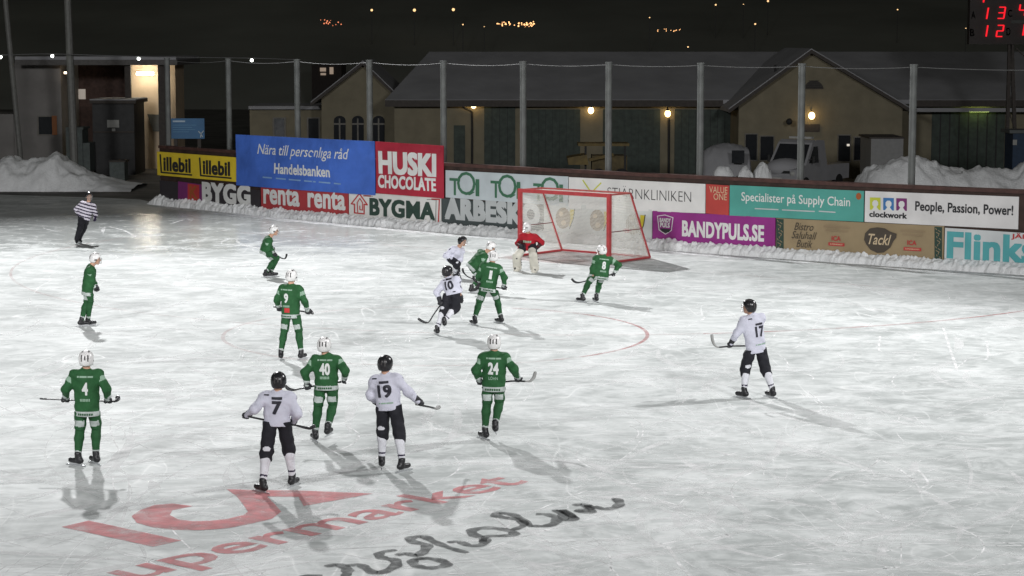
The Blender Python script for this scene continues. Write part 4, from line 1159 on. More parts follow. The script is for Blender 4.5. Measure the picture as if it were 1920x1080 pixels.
# white number 17
Y = Yof((1392.4,746),(1445.6,745)); a, b = (1342,650,.1), (1399,649,.3); d = sdir(Y, a, b)
person('person in white jersey with number 17 standing alone on the right', 'white', -20, ((1392.4,746.5,0),(1445.6,745.5,0)), (1418.3,661), (1409.3,588.5), (1404,576), ((1368,648,.1),(1402,648,.32)), (d, d), (0,0,0.0), '17', num_pos=0.06, res=0.015, foot_yaw=(-30,-15), head_yaw=-60, elbow=(None,(-0.3,1.0,0.1)))
stick('black bandy stick with upright pale blade held by white number 17', Y, [(1402,648.5,.32),(1390,648.6,.25),(1368,649,.12),(1348,651,.08),(1340,647,.08),(1336,638,.08),(1334.5,627,.08)], 4, True)
# white number 10
Y = Yof((818,627)); a, b = (827,570,.05), (804,603.7,-.05); d = sdir(Y, b, a)
person('person in white jersey with number 10 bending left, back turned', 'white', 40, ((819,627.5,0),(833,613,-0.05)), (850,552), (843,519.5), (839.5,510.5), ((827,569,.0),(866,564,.15)), (d, None), (0,0.05,0.1), '10', num_pos=0.05, res=0.016, foot_yaw=(-60,-50), bulk=1.04)
stick('black bandy stick reaching down to the ice held by white number 10', Y, [(838,556,.15),(827,570,.03),(813,590,-.05),(805,602.5,-.08),(799,605,-.08),(791,602,-.08),(783.5,597,-.08)], 4)
# white bending player
Y = Yof((838,521),(852,523)); a, b = (855,496,-.1), (867,529,-.15); d = sdir(Y, a, b)
person('person in white jersey stooping with face to the right beside the crouching green player', 'white', 138, ((836,520,0),(854,522,0)), (846.5,491), (860,463), (867.5,453), ((857,497,-.2),(852,488,-.22)), (d, d), (0.05,-0.05,-0.1), None, res=0.017, head_yaw=120, head_pitch=12, knee_out=0.3, off0=0.12)
stick('black bandy stick with hooked blade held low by the stooping white player', Y, [(850,488,-.14),(856,497,-.15),(862,515,-.17),(867,529,-.18),(870,532,-.18),(874,531,-.18),(877,527,-.18)], 4)
# goalkeeper
person('person in red jersey, white helmet and white leg pads keeping the goal', 'goalie', 196, ((1003,510.5,0),(970,508,0)), (991.5,467), (991,437.5), (988,427), ((1004,468,-.1),(977,462,-.15)), (None, None), (0.1,-0.05,-0.12), None, res=0.016, bulk=1.08, knee_out=0.35, off0=0.16)
# referee
person('person in striped black and white shirt and dark trousers at the far left', 'ref', 158, ((150,456,0),(144,458.5,0)), (157,411), (166.5,379.5), (167,368.5), ((178,412,-.08),(147,403,.1)), (None, None), (0,0,-0.04), None, res=0.017, bulk=1.06, head_yaw=150, elbow=((-.3,.25,-.7),(-.3,.25,-.7)), knee_out=0.0, foot_yaw=(-10,10))
# ------------------------------------------------------------------ the dark hill behind the town
def hillz(y): return -1 + 62 * (max(0.0, y - 210) / 420) ** 0.8
def hill():
    nx, ny = 60, 14
    V, Fc = [], []
    for j in range(ny + 1):
        for i in range(nx + 1):
            x = -330 + 660 * i / nx; t = j / ny; y = 210 + 420 * t
            z = -1 + 62 * t ** 0.8 + (3.5 * fbm(x * 0.02, y * 0.02, 5) + 1.2 * fbm(x * 0.11, y * 0.1, 2)) * min(1, 3 * t)
            V.append((x, y, z))
    for j in range(ny):
        for i in range(nx):
            a = j * (nx + 1) + i; Fc.append([a, a + 1, a + nx + 2, a + nx + 1])
    link_mesh('hill', V, Fc, mat('dark wooded hillside under snow', (0.36, 0.37, 0.33), 0.9, 0.25, 0.05), smooth=True)['kind'] = 'structure'
hill()
def emis(name, col, s): return mat(name, (0.8, 0.8, 0.8), 0.5, 0, emit=col, estr=s)
E_warm = emis('warm globe lamp', (1.0, 0.66, 0.26), 9.0); E_far = emis('far sodium lamp', (1.0, 0.62, 0.28), 1.6); E_white = emis('cold white bulb', (0.95, 1.0, 0.9), 9.0)
E_fairy = emis('small orange bulb', (1.0, 0.5, 0.2), 2.4); E_red = mat('red led', (0.08, 0.004, 0.006), 0.5, 0, emit=(1.0, 0.01, 0.022), estr=1.2); E_tube = emis('fluorescent tube', (1.0, 0.93, 0.75), 8.0); E_green = emis('greenish tube', (0.80, 1.0, 0.25), 5.0)
E_win = emis('dim lit window', (1.0, 0.72, 0.42), 0.12)
M_pole = mat('grey lamp pole', (0.16, 0.16, 0.15), 0.6)
lamps = [(697,19,.34,'leftmost of three street lamps in a row on the dark hillside'),(777,19,.42,'middle one of three street lamps in a row on the dark hillside'),(850,18,.42,'right one of three street lamps in a row on the dark hillside'),
         (868,46,.2,'small street lamp just left of the golden string of lights'),(908,50,.14,'faint small street lamp touching the golden string of lights'),(1342,9,.25,'orange street lamp on the hillside near the top edge'),
         (1440,2,.3,'street lamp cut by the top frame edge above the right gable'),(1416,45,.25,'warm street lamp on the hillside upper left of the right gable'),(1290,88,.2,'tiny white lamp just above the long snowy roof'),
         (1218,33,.18,'small lamp above the short string of lights'),(1683,18,.2,'lone white lamp on the hillside left of the scoreboard'),(1811,53,.16,'tiny lamp close beside the scoreboard'),(1394,8,.15,'dim lamp right of the orange street lamp at the top')]
for px, py, r_, lab in lamps:
    Yl = 214.0
    while at(px, py, Yl)[2] - hillz(Yl) > 4.0 and Yl < 300: Yl += 1.0
    p = at(px, py, Yl); gz = hillz(Yl) - 3.0
    root = empty('street_lamp', (p[0], p[1], gz))
    mb = MB(); mb.tube([(p[0], p[1], gz), (p[0], p[1], p[2] + r_ * .4)], 0.05, 6); mb.build('pole', M_pole, root)
    mb = MB(); mb.sphere(p, r_ * 0.40, 10, 6); mb.build('lamp_head', E_far, root)
    tag(root, lab, 'street lamp', 'street lamps on the hillside')
def fairy(px0, px1, py0, py1, n, lab, m=E_fairy, Y=204, r_=0.065, s=1):
    g = np.random.default_rng(int(px0))
    a, b = at(px0, (py0+py1)/2, Y), at(px1, (py0+py1)/2, Y)
    mb = MB(); mb.tube([a, (a+b)/2 - [0,0,0.3], b], 0.03, 5)
    root = mb.build('light_string', M_pole, org=a)
    mb = MB()
    for k in range(n): 
        q = at(g.uniform(px0, px1), g.uniform(py0, py1), Y + g.uniform(-.5,.5)); mb.sphere(q, r_ * g.uniform(.5,1.1), 6, 4)
    o = mb.build('bulbs', m, root); o['kind'] = 'stuff'
    tag(root, lab, 'light string', 'strings of lights on the hillside')
fairy(930, 966, 41, 49, 16, 'golden string of lights on the hillside, left half of the longer row')
fairy(972, 1004, 40, 51, 22, 'brighter golden cluster of lights on the hillside at the longer row\'s right end', r_=0.085)
fairy(595, 644, 37, 48, 16, 'dim reddish string of lights on the hillside at left', emis('dim red bulb', (1.0, 0.28, 0.12), 1.2))
fairy(1233, 1276, 54, 59, 14, 'short dim string of lights above the long snowy roof', r_=0.05)
# far house with lit windows at the left
h0 = at(612, 150, 210)
hs = empty('far_house', (h0[0], 210, 0))
mb = MB(); mb.pbox(585, 122, 640, 190, 210, 6); mb.build('wall', mat('dark far wall', (0.06, 0.05, 0.045), 0.8), hs)
for a, b, c, d in ((600,127,611,134),(601,137,611,141),(618,126,625,139)):
    mb = MB(); mb.pbox(a, b, c, d, 209.9, 0.08); mb.build('window', emis('far lit window', (1.0, 0.72, 0.5), 0.22), hs)
tag(hs, 'dark far house with a few lit windows behind the left gable', 'house')

# ------------------------------------------------------------------ long yellow building
M_yel = mat('yellow plaster', (0.19, 0.168, 0.115), 0.85, 0.12, 1.5, 0.1, 20)
M_grn = mat('dark green timber door', (0.042, 0.056, 0.047), 0.7, 0.25, 4)
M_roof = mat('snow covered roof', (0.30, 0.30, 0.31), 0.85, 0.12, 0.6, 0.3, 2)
M_dark = mat('dark opening', (0.02, 0.02, 0.02), 0.7, 0.2)
M_trim = mat('dark eave board', (0.05, 0.042, 0.036), 0.7, 0.2)
M_glass = mat('dark window glass', (0.02, 0.022, 0.025), 0.12, 0.1, spec=0.5)
M_pale = mat('pale window frame', (0.17, 0.16, 0.14), 0.7, 0.1)
YB = 110.0
bld = empty('yellow_building', (at(1100, 300, YB)[0], YB, 0))
def X(px, Y): return at(px, 300, Y)[0]
def Z(py, Y, px=960): return at(px, py, Y)[2]
def doorish(name, px0, py0, px1, py1, Y, m, parent, th=0.06, proud=0.05, boards=0, frame=None):
    mb = MB(); mb.pbox(px0, py0, px1, py1, Y - proud, th)
    o = mb.build(name, m, parent)
    if boards:
        mb = MB(); n = boards
        for k in range(1, n):
            x = px0 + (px1 - px0) * k / n; mb.pbox(x - .35, py0, x + .35, py1, Y - proud - 0.012, 0.01)
        mb.build('board_joint', M_dark, o)
    if frame:
        mb = MB()
        mb.pbox(px0-2, py0-2, px1+2, py0, Y - proud - .02, th); mb.pbox(px0-2, py1, px1+2, py1+2, Y - proud - .02, th); mb.pbox(px0-2, py0, px0, py1, Y - proud - .021, th); mb.pbox(px1, py0, px1+2, py1, Y - proud - .021, th)
        mb.build('frame', frame, o)
    return o
ze, zr = Z(187, YB - 0.6), Z(97, YB + 8)
mb = MB(); mb.box((X(740, YB), YB, -0.05), (X(2080, YB), YB + 0.4, ze + 0.1)); mb.box((X(740, YB), YB + 0.4, -0.05), (X(740, YB) + 0.4, YB + 16, ze + 0.1)); mb.build('wall', M_yel, bld)
# main roof: front and rear slope with a hipped left end
x0, x1 = X(724, YB), X(2120, YB); xr0 = X(806, YB + 8)
V = [(x0, YB-.6, ze), (x1, YB-.6, ze), (x1, YB+8, zr), (xr0, YB+8, zr), (x0, YB+16.6, ze), (x1, YB+16.6, ze)]
V2 = [(a, b, c - 0.22) for a, b, c in V]
Fc = [[0,1,2,3],[0,3,4],[3,2,5,4],[6+3,6+2,6+1,6+0],[6+4,6+3,6+0],[6+4,6+5,6+2,6+3],[0,6,7,1],[0,4,10,6],[4,5,11,10],[1,7,8,2],[2,8,11,5]]
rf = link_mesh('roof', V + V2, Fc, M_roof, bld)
mb = MB(); mb.box((x0, YB-.66, ze-.36), (X(1352, YB), YB-.602, ze-.02)); mb.build('fascia_board', M_trim, bld)
mb = MB(); mb.box((X(1700, YB), YB-.66, ze-.36), (x1, YB-.602, ze-.02)); mb.build('fascia_board', M_trim, bld)
mb = MB(); mb.box((X(1702, YB), YB-1.0, ze-.62), (x1, YB-.67, ze-.42)); mb.build('canopy_edge', M_roof, bld)
for a, b, n in ((908,966,4),(984,1088,8),(1130,1238,8),(1264,1372,8),(1745,1885,8)):
    doorish('garage_door', a, 200 if a < 950 else 205, b, 330, YB, M_grn, bld, boards=n)
doorish('side_door', 851, 235, 872, 330, YB, M_grn, bld)
mb = MB(); mb.pbox(906, 193, 968, 199, YB-.06, .1); mb.build('door_lintel', M_pale, bld)
mb = MB(); mb.tube(catmull([at(868,186,YB-.3), at(866,196,YB-.3), at(872,203,YB-.25), at(883,209,YB-.12), at(885,222,YB-.1), at(885,330,YB-.1)],5), 0.055, 8); mb.build('downpipe', M_dark, bld, smooth=True)
mb = MB(); mb.tube([at(1254,222,YB-.1), at(1254,330,YB-.1)], 0.06, 8); mb.build('downpipe', M_dark, bld)
for px, py in ((888,197),(1108,207),(1252,213)):
    c = at(px, py, YB - 0.32)
    mb = MB(); mb.sphere(c, 0.15, 14, 8, sc_=(1,1,1.2)); g = mb.build('wall_lamp', E_warm, bld, smooth=True)
    mb = MB(); mb.tube([c + [0,.02,.17], c + [0,.05,.26], c + [0,.32,.3]], 0.025, 6); mb.tube([c + [0,0,.15], c + [0,0,.24]], [0.12,0.05], 8); mb.build('bracket', M_dark, g)
mb = MB(); mb.pbox(1818, 206, 1855, 210, YB - .5, .12); mb.build('tube_lamp', E_green, bld)
tag(bld, 'long yellow plaster building with snowy roof and dark green garage doors', 'building')
def gable(name, px_l, px_r, px_p, pyl, pyr, pyp, Y, Yback, label):
    g = empty(name, (X(px_p, Y), Y, 0))
    xl, xr, xp = X(px_l, Y), X(px_r, Y), X(px_p, Y); zl, zrr, zp = Z(pyl, Y), Z(pyr, Y), Z(pyp, Y)
    mb = MB(); mb.prism([(xl, Y, -.05), (xr, Y, -.05), (xr, Y, zrr), (xp, Y, zp), (xl, Y, zl)], (0, 0.4, 0))
    mb.box((xl, Y+.4, -.05), (xl+.4, Yback, zl)); mb.box((xr-.4, Y+.4, -.05), (xr, Yback, zrr)); mb.build('wall', M_yel, g)
    sl, sr = (zp - zl) / (xp - xl), (zp - zrr) / (xr - xp)
    for xa, za, xb, zb in ((xl - .55, zl - .55*sl, xp, zp), (xp, zp, xr + .4, zrr - .4*sr)):
        mb = MB(); mb.prism([(xa, Y-.4, za + .05), (xb, Y-.4, zb + .05), (xb, Y-.4, zb + .25), (xa, Y-.4, za + .25)], (0, Yback - Y + .4, 0)); o = mb.build('roof', M_roof, g)
        mb = MB(); mb.prism([(xa, Y-.5, za + .0), (xb, Y-.5, zb + .0), (xb, Y-.5, zb + .19), (xa, Y-.5, za + .19)], (0, .095, 0)); mb.build('verge_board', M_trim, o)
    tag(g, label, 'building'); return g
YG = 106.0
g = gable('gabled_house', 1384, 1690, 1516, 197, 203, 100, YG, YG + 10, 'yellow gabled front with a half round louvre and a globe lamp')
n = 14
mb = MB(); mb.prism([at(1526 + 18*math.cos(a), 167 - 16*math.sin(a), YG - .06) for a in np.linspace(0, math.pi, n)], (0, .08, 0)); lv = mb.build('half_round_louvre', M_trim, g)
mb = MB()
for k in range(4): mb.pbox(1526 - 15 + k*2, 163 - k*4, 1526 + 15 - k*2, 164.3 - k*4, YG - .1, .035)
mb.build('slat', M_dark, lv)
c = at(1522, 217, YG - .35)
mb = MB(); mb.sphere(c, 0.16, 14, 8, sc_=(1,1,1.15)); l = mb.build('wall_lamp', E_warm, g, smooth=True)
mb = MB(); mb.tube([c + [0,.02,.17], c + [0,.05,.26], c + [0,.36,.3]], 0.025, 6); mb.build('bracket', M_dark, l)
for a, b, c_, d in ((1398,252,1419,300),(1426,256,1450,300),(1572,254,1594,302),(1602,258,1624,300)): doorish('window', a, b, c_, d, YG, M_glass, g, frame=M_pale)
mb = MB(); mb.pbox(1505, 233, 1537, 247, YG - .1, .08); mb.build('name_board', M_trim, g)
mb = MB(); mb.tube([at(1484,228,YG-.02), at(1480,228,YG-.7)], .03, 6); mb.sphere(at(1480,228,YG-.75), .17, 10, 6); mb.build('bell', M_dark, g)
mb = MB(); mb.tube([(X(1451, YG+1), YG+1, Z(150, YG)), (X(1451, YG+1), YG+1, Z(122, YG))], .06, 8); mb.build('vent_pipe', M_dark, g)
mb = MB(); mb.pbox(1588, 270, 1593, 274, YG-.2, .02); mb.build('lit_bulb', emis('dim window bulb', (1.0, 0.9, 0.75), 0.6), g)
g = gable('left_gabled_house', 604, 746, 683, 184, 184, 122, 113, 122, 'dim yellow gabled house with three arched windows at the left')
g.name = 'gabled_house.001'; ORG[g.name] = ORG['left_gabled_house']
for px in (637, 671, 710):
    r_ = 11
    pts = [at(px - r_, 300, 112.95), at(px + r_, 300, 112.95), at(px + r_, 226, 112.95)] + [at(px + r_*math.cos(a), 226 - 9*math.sin(a), 112.95) for a in np.linspace(0, math.pi, 9)][1:-1] + [at(px - r_, 226, 112.95)]
    mb = MB(); mb.prism(pts, (0, .04, 0)); wn = mb.build('arched_window', M_glass, g)
    mb = MB(); mb.pbox(px-11, 231, px+11, 234, 112.9, .04); mb.pbox(px-1, 222, px+1, 300, 112.905, .04); mb.build('glazing_bar', M_pale, wn)
lw = empty('low_annex', (X(560, 116), 116, 0))
mb = MB(); mb.pbox(470, 204, 604, 345, 116, 5); mb.build('wall', M_yel, lw)
mb = MB(); mb.pbox(466, 199, 604, 205, 115.6, 5.8); mb.build('roof', M_roof, lw)
for a in (523, 587): doorish('window', a-9, 222, a+11, 300, 116, M_glass, lw, frame=M_pale)
tag(lw, 'low dark annex left of the left gabled house', 'building')

# ------------------------------------------------------------------ entrance pavilion at the far left
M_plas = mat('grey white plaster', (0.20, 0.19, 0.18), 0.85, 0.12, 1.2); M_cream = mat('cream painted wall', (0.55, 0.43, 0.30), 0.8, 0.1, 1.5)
YP = 112.0
pv = empty('entrance_pavilion', (X(130, YP), YP, 0))
mb = MB(); mb.pbox(-60, 214, 30, 345, YP + .3, 4); mb.build('low_wall', M_plas, pv)
mb = MB(); mb.pbox(30, 118, 113, 345, YP, 5); mb.build('wall', M_plas, pv)
mb = MB(); mb.pbox(28, 112, 332, 122, YP - 1.5, 8); mb.build('roof', mat('dark roof edge', (0.11, 0.105, 0.10), 0.8, 0.2), pv)
mb = MB(); mb.pbox(28, 106, 330, 112, YP - 1.4, 7.8); mb.build('roof_snow', M_roof, pv)
o = doorish('window', 72, 219, 101, 252, YP, M_glass, pv, frame=M_pale)
mb = MB(); mb.pbox(98, 217, 106, 253, YP - .12, .04); mb.build('orange_shutter', mat('orange paint', (0.32, 0.12, 0.04), 0.6), pv)
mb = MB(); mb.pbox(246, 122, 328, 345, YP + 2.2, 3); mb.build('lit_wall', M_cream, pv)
mb = MB(); mb.pbox(113, 122, 246, 345, YP + 4.6, .3); mb.build('back_wall', mat('dark red brown timber', (0.06, 0.035, 0.028), 0.8, 0.3), pv)
mb = MB(); mb.pbox(256, 135.5, 287, 140.5, YP + 1.2, .12); mb.build('tube_lamp', emis('bright fluorescent tube', (1.0, 0.9, 0.72), 60.0), pv)
mb = MB(); mb.pbox(120, 134.5, 136, 138.5, YP - .3, .1); mb.build('tube_lamp', emis('orange tube', (1.0, 0.75, 0.5), 5.0), pv)
for a, b in ((122, 131), (147, 160)): mb = MB(); mb.pbox(a, 167, b, 186, YP + 4.5, .06); mb.build('lit_window', emis('dim paned window', (1.0, 0.72, 0.42), 0.10), pv)
mb = MB(); mb.pbox(300, 122, 308, 345, YP - 1.0, .25); mb.pbox(238, 122, 244, 345, YP - 1.0, .25); mb.build('roof_post', M_trim, pv)
mb = MB(); mb.prism([at(276,214,YP+2.0), at(318,216,YP+2.0), at(318,247,YP+2.0), at(287,246,YP+2.0)], (0,.1,0)); mb.build('grey_board', mat('grey board', (0.11, 0.11, 0.10), 0.7), pv)
tag(pv, 'pale entrance pavilion with overhanging flat roof and a lit cream wall', 'building')
def thing_box(name, rects, m, label, cat, Y, th=2.0, org=None):
    o = empty(name, (X(rects[0][0], Y), Y, 0))
    for k, (nm, a, b, c, d, dy, t_, mm) in enumerate(rects if len(rects[0]) == 8 else []):
        mb = MB(); mb.pbox(a, b, c, d, Y + dy, t_); mb.build(nm, mm, o)
    tag(o, label, cat); return o
M_blk = mat('black container', (0.022, 0.022, 0.022), 0.6, 0.3, 3); M_bin = mat('dull green bin', (0.085, 0.10, 0.095), 0.7, 0.2); M_not = mat('white notice', (0.32, 0.32, 0.30), 0.7, 0.1)
def boxes(name, Y, parts, label, cat):
    o = empty(name, (X((parts[0][1] + parts[0][3]) / 2, Y), Y, 0))
    for nm, a, b, c, d, dy, th, m in parts: mb = MB(); mb.pbox(a, b, c, d, Y + dy, th); mb.build(nm, m, o)
    return tag(o, label, cat)
boxes('dark_kiosk', 109, [('body', 176, 194, 251, 335, 0, 3, M_blk), ('roof', 168, 188, 255, 194, -.3, 3.5, M_trim), ('snow_layer', 168, 186, 255, 188.2, -.25, 3.4, M_roof), ('notice', 201, 225, 223, 239, -.05, .04, M_not), ('small_notice', 210, 241, 216, 249, -.05, .04, M_not), ('rail', 176, 246, 251, 249, -.12, .1, M_trim)], 'black kiosk with a white notice in front of the lit cream wall', 'kiosk')
boxes('waste_container', 107.5, [('body', 125, 243, 154, 320, 0, 1.5, M_bin), ('lid', 123, 239, 156, 243, -.1, 1.7, M_bin), ('side_box', 154, 268, 168, 322, .1, 1.3, M_bin)], 'tall dull green container left of the black kiosk', 'container')
boxes('grey_cabinet', 104, [('body', 206, 303, 233, 347, 0, 1.0, M_bin), ('top', 204, 301, 235, 304, -.05, 1.1, M_trim)], 'grey cabinet standing on the snow in front of the black kiosk', 'cabinet')
# blue sign on posts
bs = empty('blue_sign', (X(351, 96), 96, 0))
mb = MB(); mb.pbox(320, 222, 383, 260, 96, .08); mb.build('panel', mat('blue sign face', (0.025, 0.12, 0.26), 0.5, 0.15, 1), bs)
mb = MB(); mb.pbox(324, 226, 347, 229, 95.97, .02); mb.build('heading_lettering', mat('pale blue sign print', (0.4, 0.5, 0.58), 0.6), bs)
mb = MB()
for k, (a, b) in enumerate(((324,368),(324,360),(324,366),(324,354))): mb.pbox(a, 234 + k*4.2, b, 235.2 + k*4.2, 95.97, .02)
mb.build('small_lettering', mat('dim blue sign print', (0.10, 0.25, 0.40), 0.6), bs)
mb = MB()
for a, b in (((372,246),(377,251)),((382,245),(377,251)),((377,251),(376,258)),((377,251),(380,257))): mb.beam(at(*a,95.96), at(*b,95.96), .04)
mb.build('emblem', mat('pale emblem print', (0.45, 0.52, 0.55), 0.6), bs)
for px in (330, 374): mb = MB(); mb.pbox(px-2, 222, px+2, 360, 96.1, .1); mb.build('post', M_trim, bs)
tag(bs, 'blue information sign with white lines of print behind the wall\'s left end', 'sign')
# light bulbs on a cable before the pavilion
cab = [at(-60, 98, 100), at(1, 103, 100), at(98, 101, 100), at(260, 106, 100), at(472, 109, 100), at(560, 112, 100)]
mb = MB(); mb.tube(catmull(cab, 5), 0.02, 5); ls = mb.build('festoon_cable', mat('grey cable', (0.12, 0.12, 0.12), 0.6), org=cab[2])
for px, py in ((1,107),(98,105),(260,110),(472,113)):
    mb = MB(); mb.sphere(at(px, py, 100), 0.075, 10, 8); b_ = mb.build('bulb', E_white, ls, smooth=True)
    mb = MB(); mb.tube([at(px, py - 2, 100), at(px, py - 4.5, 100)], .04, 6); mb.build('bulb_socket', M_pole, b_)
tag(ls, 'cable with four bright white bulbs in front of the pavilion roof', 'light string')
# masts
M_mast = mat('grey mast', (0.14, 0.14, 0.13), 0.6, 0.15)
b_ = at(141, 345, 100.5); tp_ = at(124, -60, 100.5)
mb = MB(); mb.tube([(b_[0], 100.5, 0), tp_, (MAST_A[0] - .3, 100.5, 31)], [0.2, 0.16, 0.12], 10); m_ = mb.build('light_mast', M_mast, org=(b_[0], 100.5, 0)); tag(m_, 'thick grey floodlight mast standing before the pavilion', 'mast')
b_ = at(34, 250, 103); tp_ = at(10, 0, 103); d_ = (tp_ - b_) / np.linalg.norm(tp_ - b_)
mb = MB(); mb.tube([b_ - d_ * 3.2, b_, tp_, tp_ + d_ * 2], 0.13, 10); m_ = mb.build('leaning_mast', M_mast, org=b_ - d_ * 3.2); tag(m_, 'leaning grey mast at the left edge of the pavilion', 'mast')
# ------------------------------------------------------------------ scoreboard
YS = 99.0
sb = empty('scoreboard', (X(1888, YS), YS, 0))
mb = MB(); mb.pbox(1817, -70, 2010, 83, YS, .5); mb.build('cabinet', mat('dark scoreboard face', (0.028, 0.022, 0.02), 0.6, 0.2, 2), sb)
SEG = {'1':'bc','2':'abged','3':'abgcd','4':'fgbc','5':'afgcd','0':'abcdef'}
def digit(ch, cx, cy, wd, ht):
    mb = MB(); sl = 0.16
    def q(x, y): return at(cx + x * wd / 2 - y * sl * ht / 2 * 1.0, cy + y * ht / 2, YS - .04)
    pts = {'a':((-1,-1),(1,-1)),'b':((1,-1),(1,0)),'c':((1,0),(1,1)),'d':((-1,1),(1,1)),'e':((-1,0),(-1,1)),'f':((-1,-1),(-1,0)),'g':((-1,0),(1,0))}
    for s in SEG[ch]:
        a, b = (q(*p) for p in pts[s]); mb.beam(a, b, 0.125, 0.05)
    mb.build('digit', E_red, sb)
for ch, cx, cy in (('1',1848,25),('3',1878,24),('4',1917,19),('1',1847,58),('2',1875,58),('1',1916,56),('1',1842,-6)): digit(ch, cx, cy, 11 if ch != '1' else 7, 21)
for t_, cx, cy in (('A',1825,28),('C',1894,25),('B',1823,61),('D',1891,59)):
    Vt, Ft, _ = glyphs(t_, 0.02)
    link_mesh('letter', [at(cx - 4 + 8*x, cy + 7 - 14*z_, YS - .03) for x, z_ in [v[:2] for v in Vt]], Ft, mat('grey letter', (0.16, 0.17, 0.17), 0.7), sb)
mb = MB(); mb.pbox(1895, 38, 1930, 44, YS - .04, .03); mb.build('plate', mat('grey plate', (0.06, 0.065, 0.06), 0.7), sb)
for a, b in ((1893, 1886), (1897, 1906)):
    mb = MB(); mb.beam(at(a, 83, YS+.2), at(b, 345, YS+.2), .16); mb.build('leg', M_trim, sb)
mb = MB(); mb.beam(at(1892,140,YS+.2), at(1899,170,YS+.2), .05); mb.beam(at(1899,170,YS+.2), at(1890,205,YS+.2), .05); mb.beam(at(1890,205,YS+.2), at(1902,240,YS+.2), .05); mb.beam(at(1905,90,YS+.2), at(1935,120,YS+.2), .06); mb.build('leg_brace', M_trim, sb)
tag(sb, 'dark scoreboard with red glowing digits on a lattice stand', 'scoreboard')

# ------------------------------------------------------------------ vehicles and machines in the yard
M_van = mat('white van paint', (0.30, 0.30, 0.31), 0.35, 0.08, 2, spec=0.4); M_tyre = mat('tyre rubber', (0.015, 0.015, 0.015), 0.8, 0.2); M_lamp = mat('lamp glass', (0.4, 0.4, 0.38), 0.2)
def van(loc, yaw, label, L_=4.9, Wd=2.0, Ht=2.35, snow=False):
    o = empty('pickup_truck', loc); c, s = math.cos(yaw), math.sin(yaw)
    def T(x, y, z): return np.array([loc[0] + c*x - s*y, loc[1] + s*x + c*y, loc[2] + z])
    # side profile along x (front at +x)
    pr = [(-L_/2, .45), (L_/2-.05, .35), (L_/2, .75), (L_/2-.12, 1.02), (L_/2-.85, 1.22), (L_/2-1.55, Ht-.12), (L_/2-1.8, Ht), (L_/2-2.65, Ht-.04), (L_/2-2.8, 1.15), (-L_/2, 1.15)]
    def tap(z): return Wd/2 * (1 - 0.10 * max(0, (z - 1.15) / (Ht - 1.15)))
    n = len(pr); mb = MB()
    mb.add([T(x, -tap(z), z) for x, z in pr] + [T(x, tap(z), z) for x, z in pr], [list(range(n)), [n + i for i in range(n)][::-1]] + [[i, n+i, n+(i+1)%n, (i+1)%n] for i in range(n)])
    body = mb.build('body', M_van, o)
    mb = MB(); x0_, z0_, x1_, z1_ = L_/2-.92, 1.28, L_/2-1.52, Ht-.2
    mb.add([T(x0_+.02, -tap(z0_)+.12, z0_+.02), T(x0_+.02, tap(z0_)-.12, z0_+.02), T(x1_+.03, tap(z1_)-.12, z1_), T(x1_+.03, -tap(z1_)+.12, z1_)], [[0,1,2,3]]); mb.build('windscreen', M_glass, o)
    for sd in (-1, 1):
        mb = MB(); mb.add([T(L_/2-1.1, sd*(tap(1.3)+.012), 1.3), T(L_/2-2.0, sd*(tap(1.3)+.012), 1.3), T(L_/2-2.0, sd*(tap(Ht-.3)+.012), Ht-.3), T(L_/2-1.62, sd*(tap(Ht-.3)+.012), Ht-.3)], [[0,1,2,3]]); mb.build('side_window', M_glass, o)
        mb = MB(); mb.sphere(T(L_/2-.06, sd*(Wd/2-.25), .85), .13, 8, 6); mb.build('headlight', M_lamp, o)
        mb = MB(); mb.beam(T(L_/2-1.15, sd*(Wd/2-.02), 1.45), T(L_/2-1.15, sd*(Wd/2+.2), 1.5), .06); mb.beam(T(L_/2-1.16, sd*(Wd/2+.2), 1.3), T(L_/2-1.16, sd*(Wd/2+.2), 1.62), .16, .1); mb.build('mirror', M_dark, o)
        for x in (-L_/2+.95, L_/2-.85):
            a = T(x, sd*(Wd/2-.2), .34); b = T(x, sd*(Wd/2+.01), .34); mb = MB(); mb.tube([a, b], .34, 16); mb.build('wheel', M_tyre, o)
    mb = MB(); mb.beam(T(L_/2+.01, -Wd/2+.1, .5), T(L_/2+.01, Wd/2-.1, .5), .12, .2); mb.build('bumper', M_dark, o)
    mb = MB(); mb.beam(T(L_/2+.06, -.26, .62), T(L_/2+.06, .26, .62), .02, .11); mb.build('number_plate', M_lamp, o)
    mb = MB(); mb.beam(T(L_/2-.03, -.6, .92), T(L_/2-.03, .6, .92), .03, .12); mb.build('grille', M_dark, o)
    mb = MB(); mb.beam(T(.35, -.6, Ht+.08), T(.35, .6, Ht+.08), .22, .1); mb.build('roof_bar', mat('pale bar', (0.4, 0.4, 0.38), 0.6), o)
    if label: tag(o, label, 'truck')
    return o, T
v_, T = van((X(1512, 98), 98.5, -0.05), math.radians(-128), 'white pickup truck with a dark windscreen parked in front of the right gable')
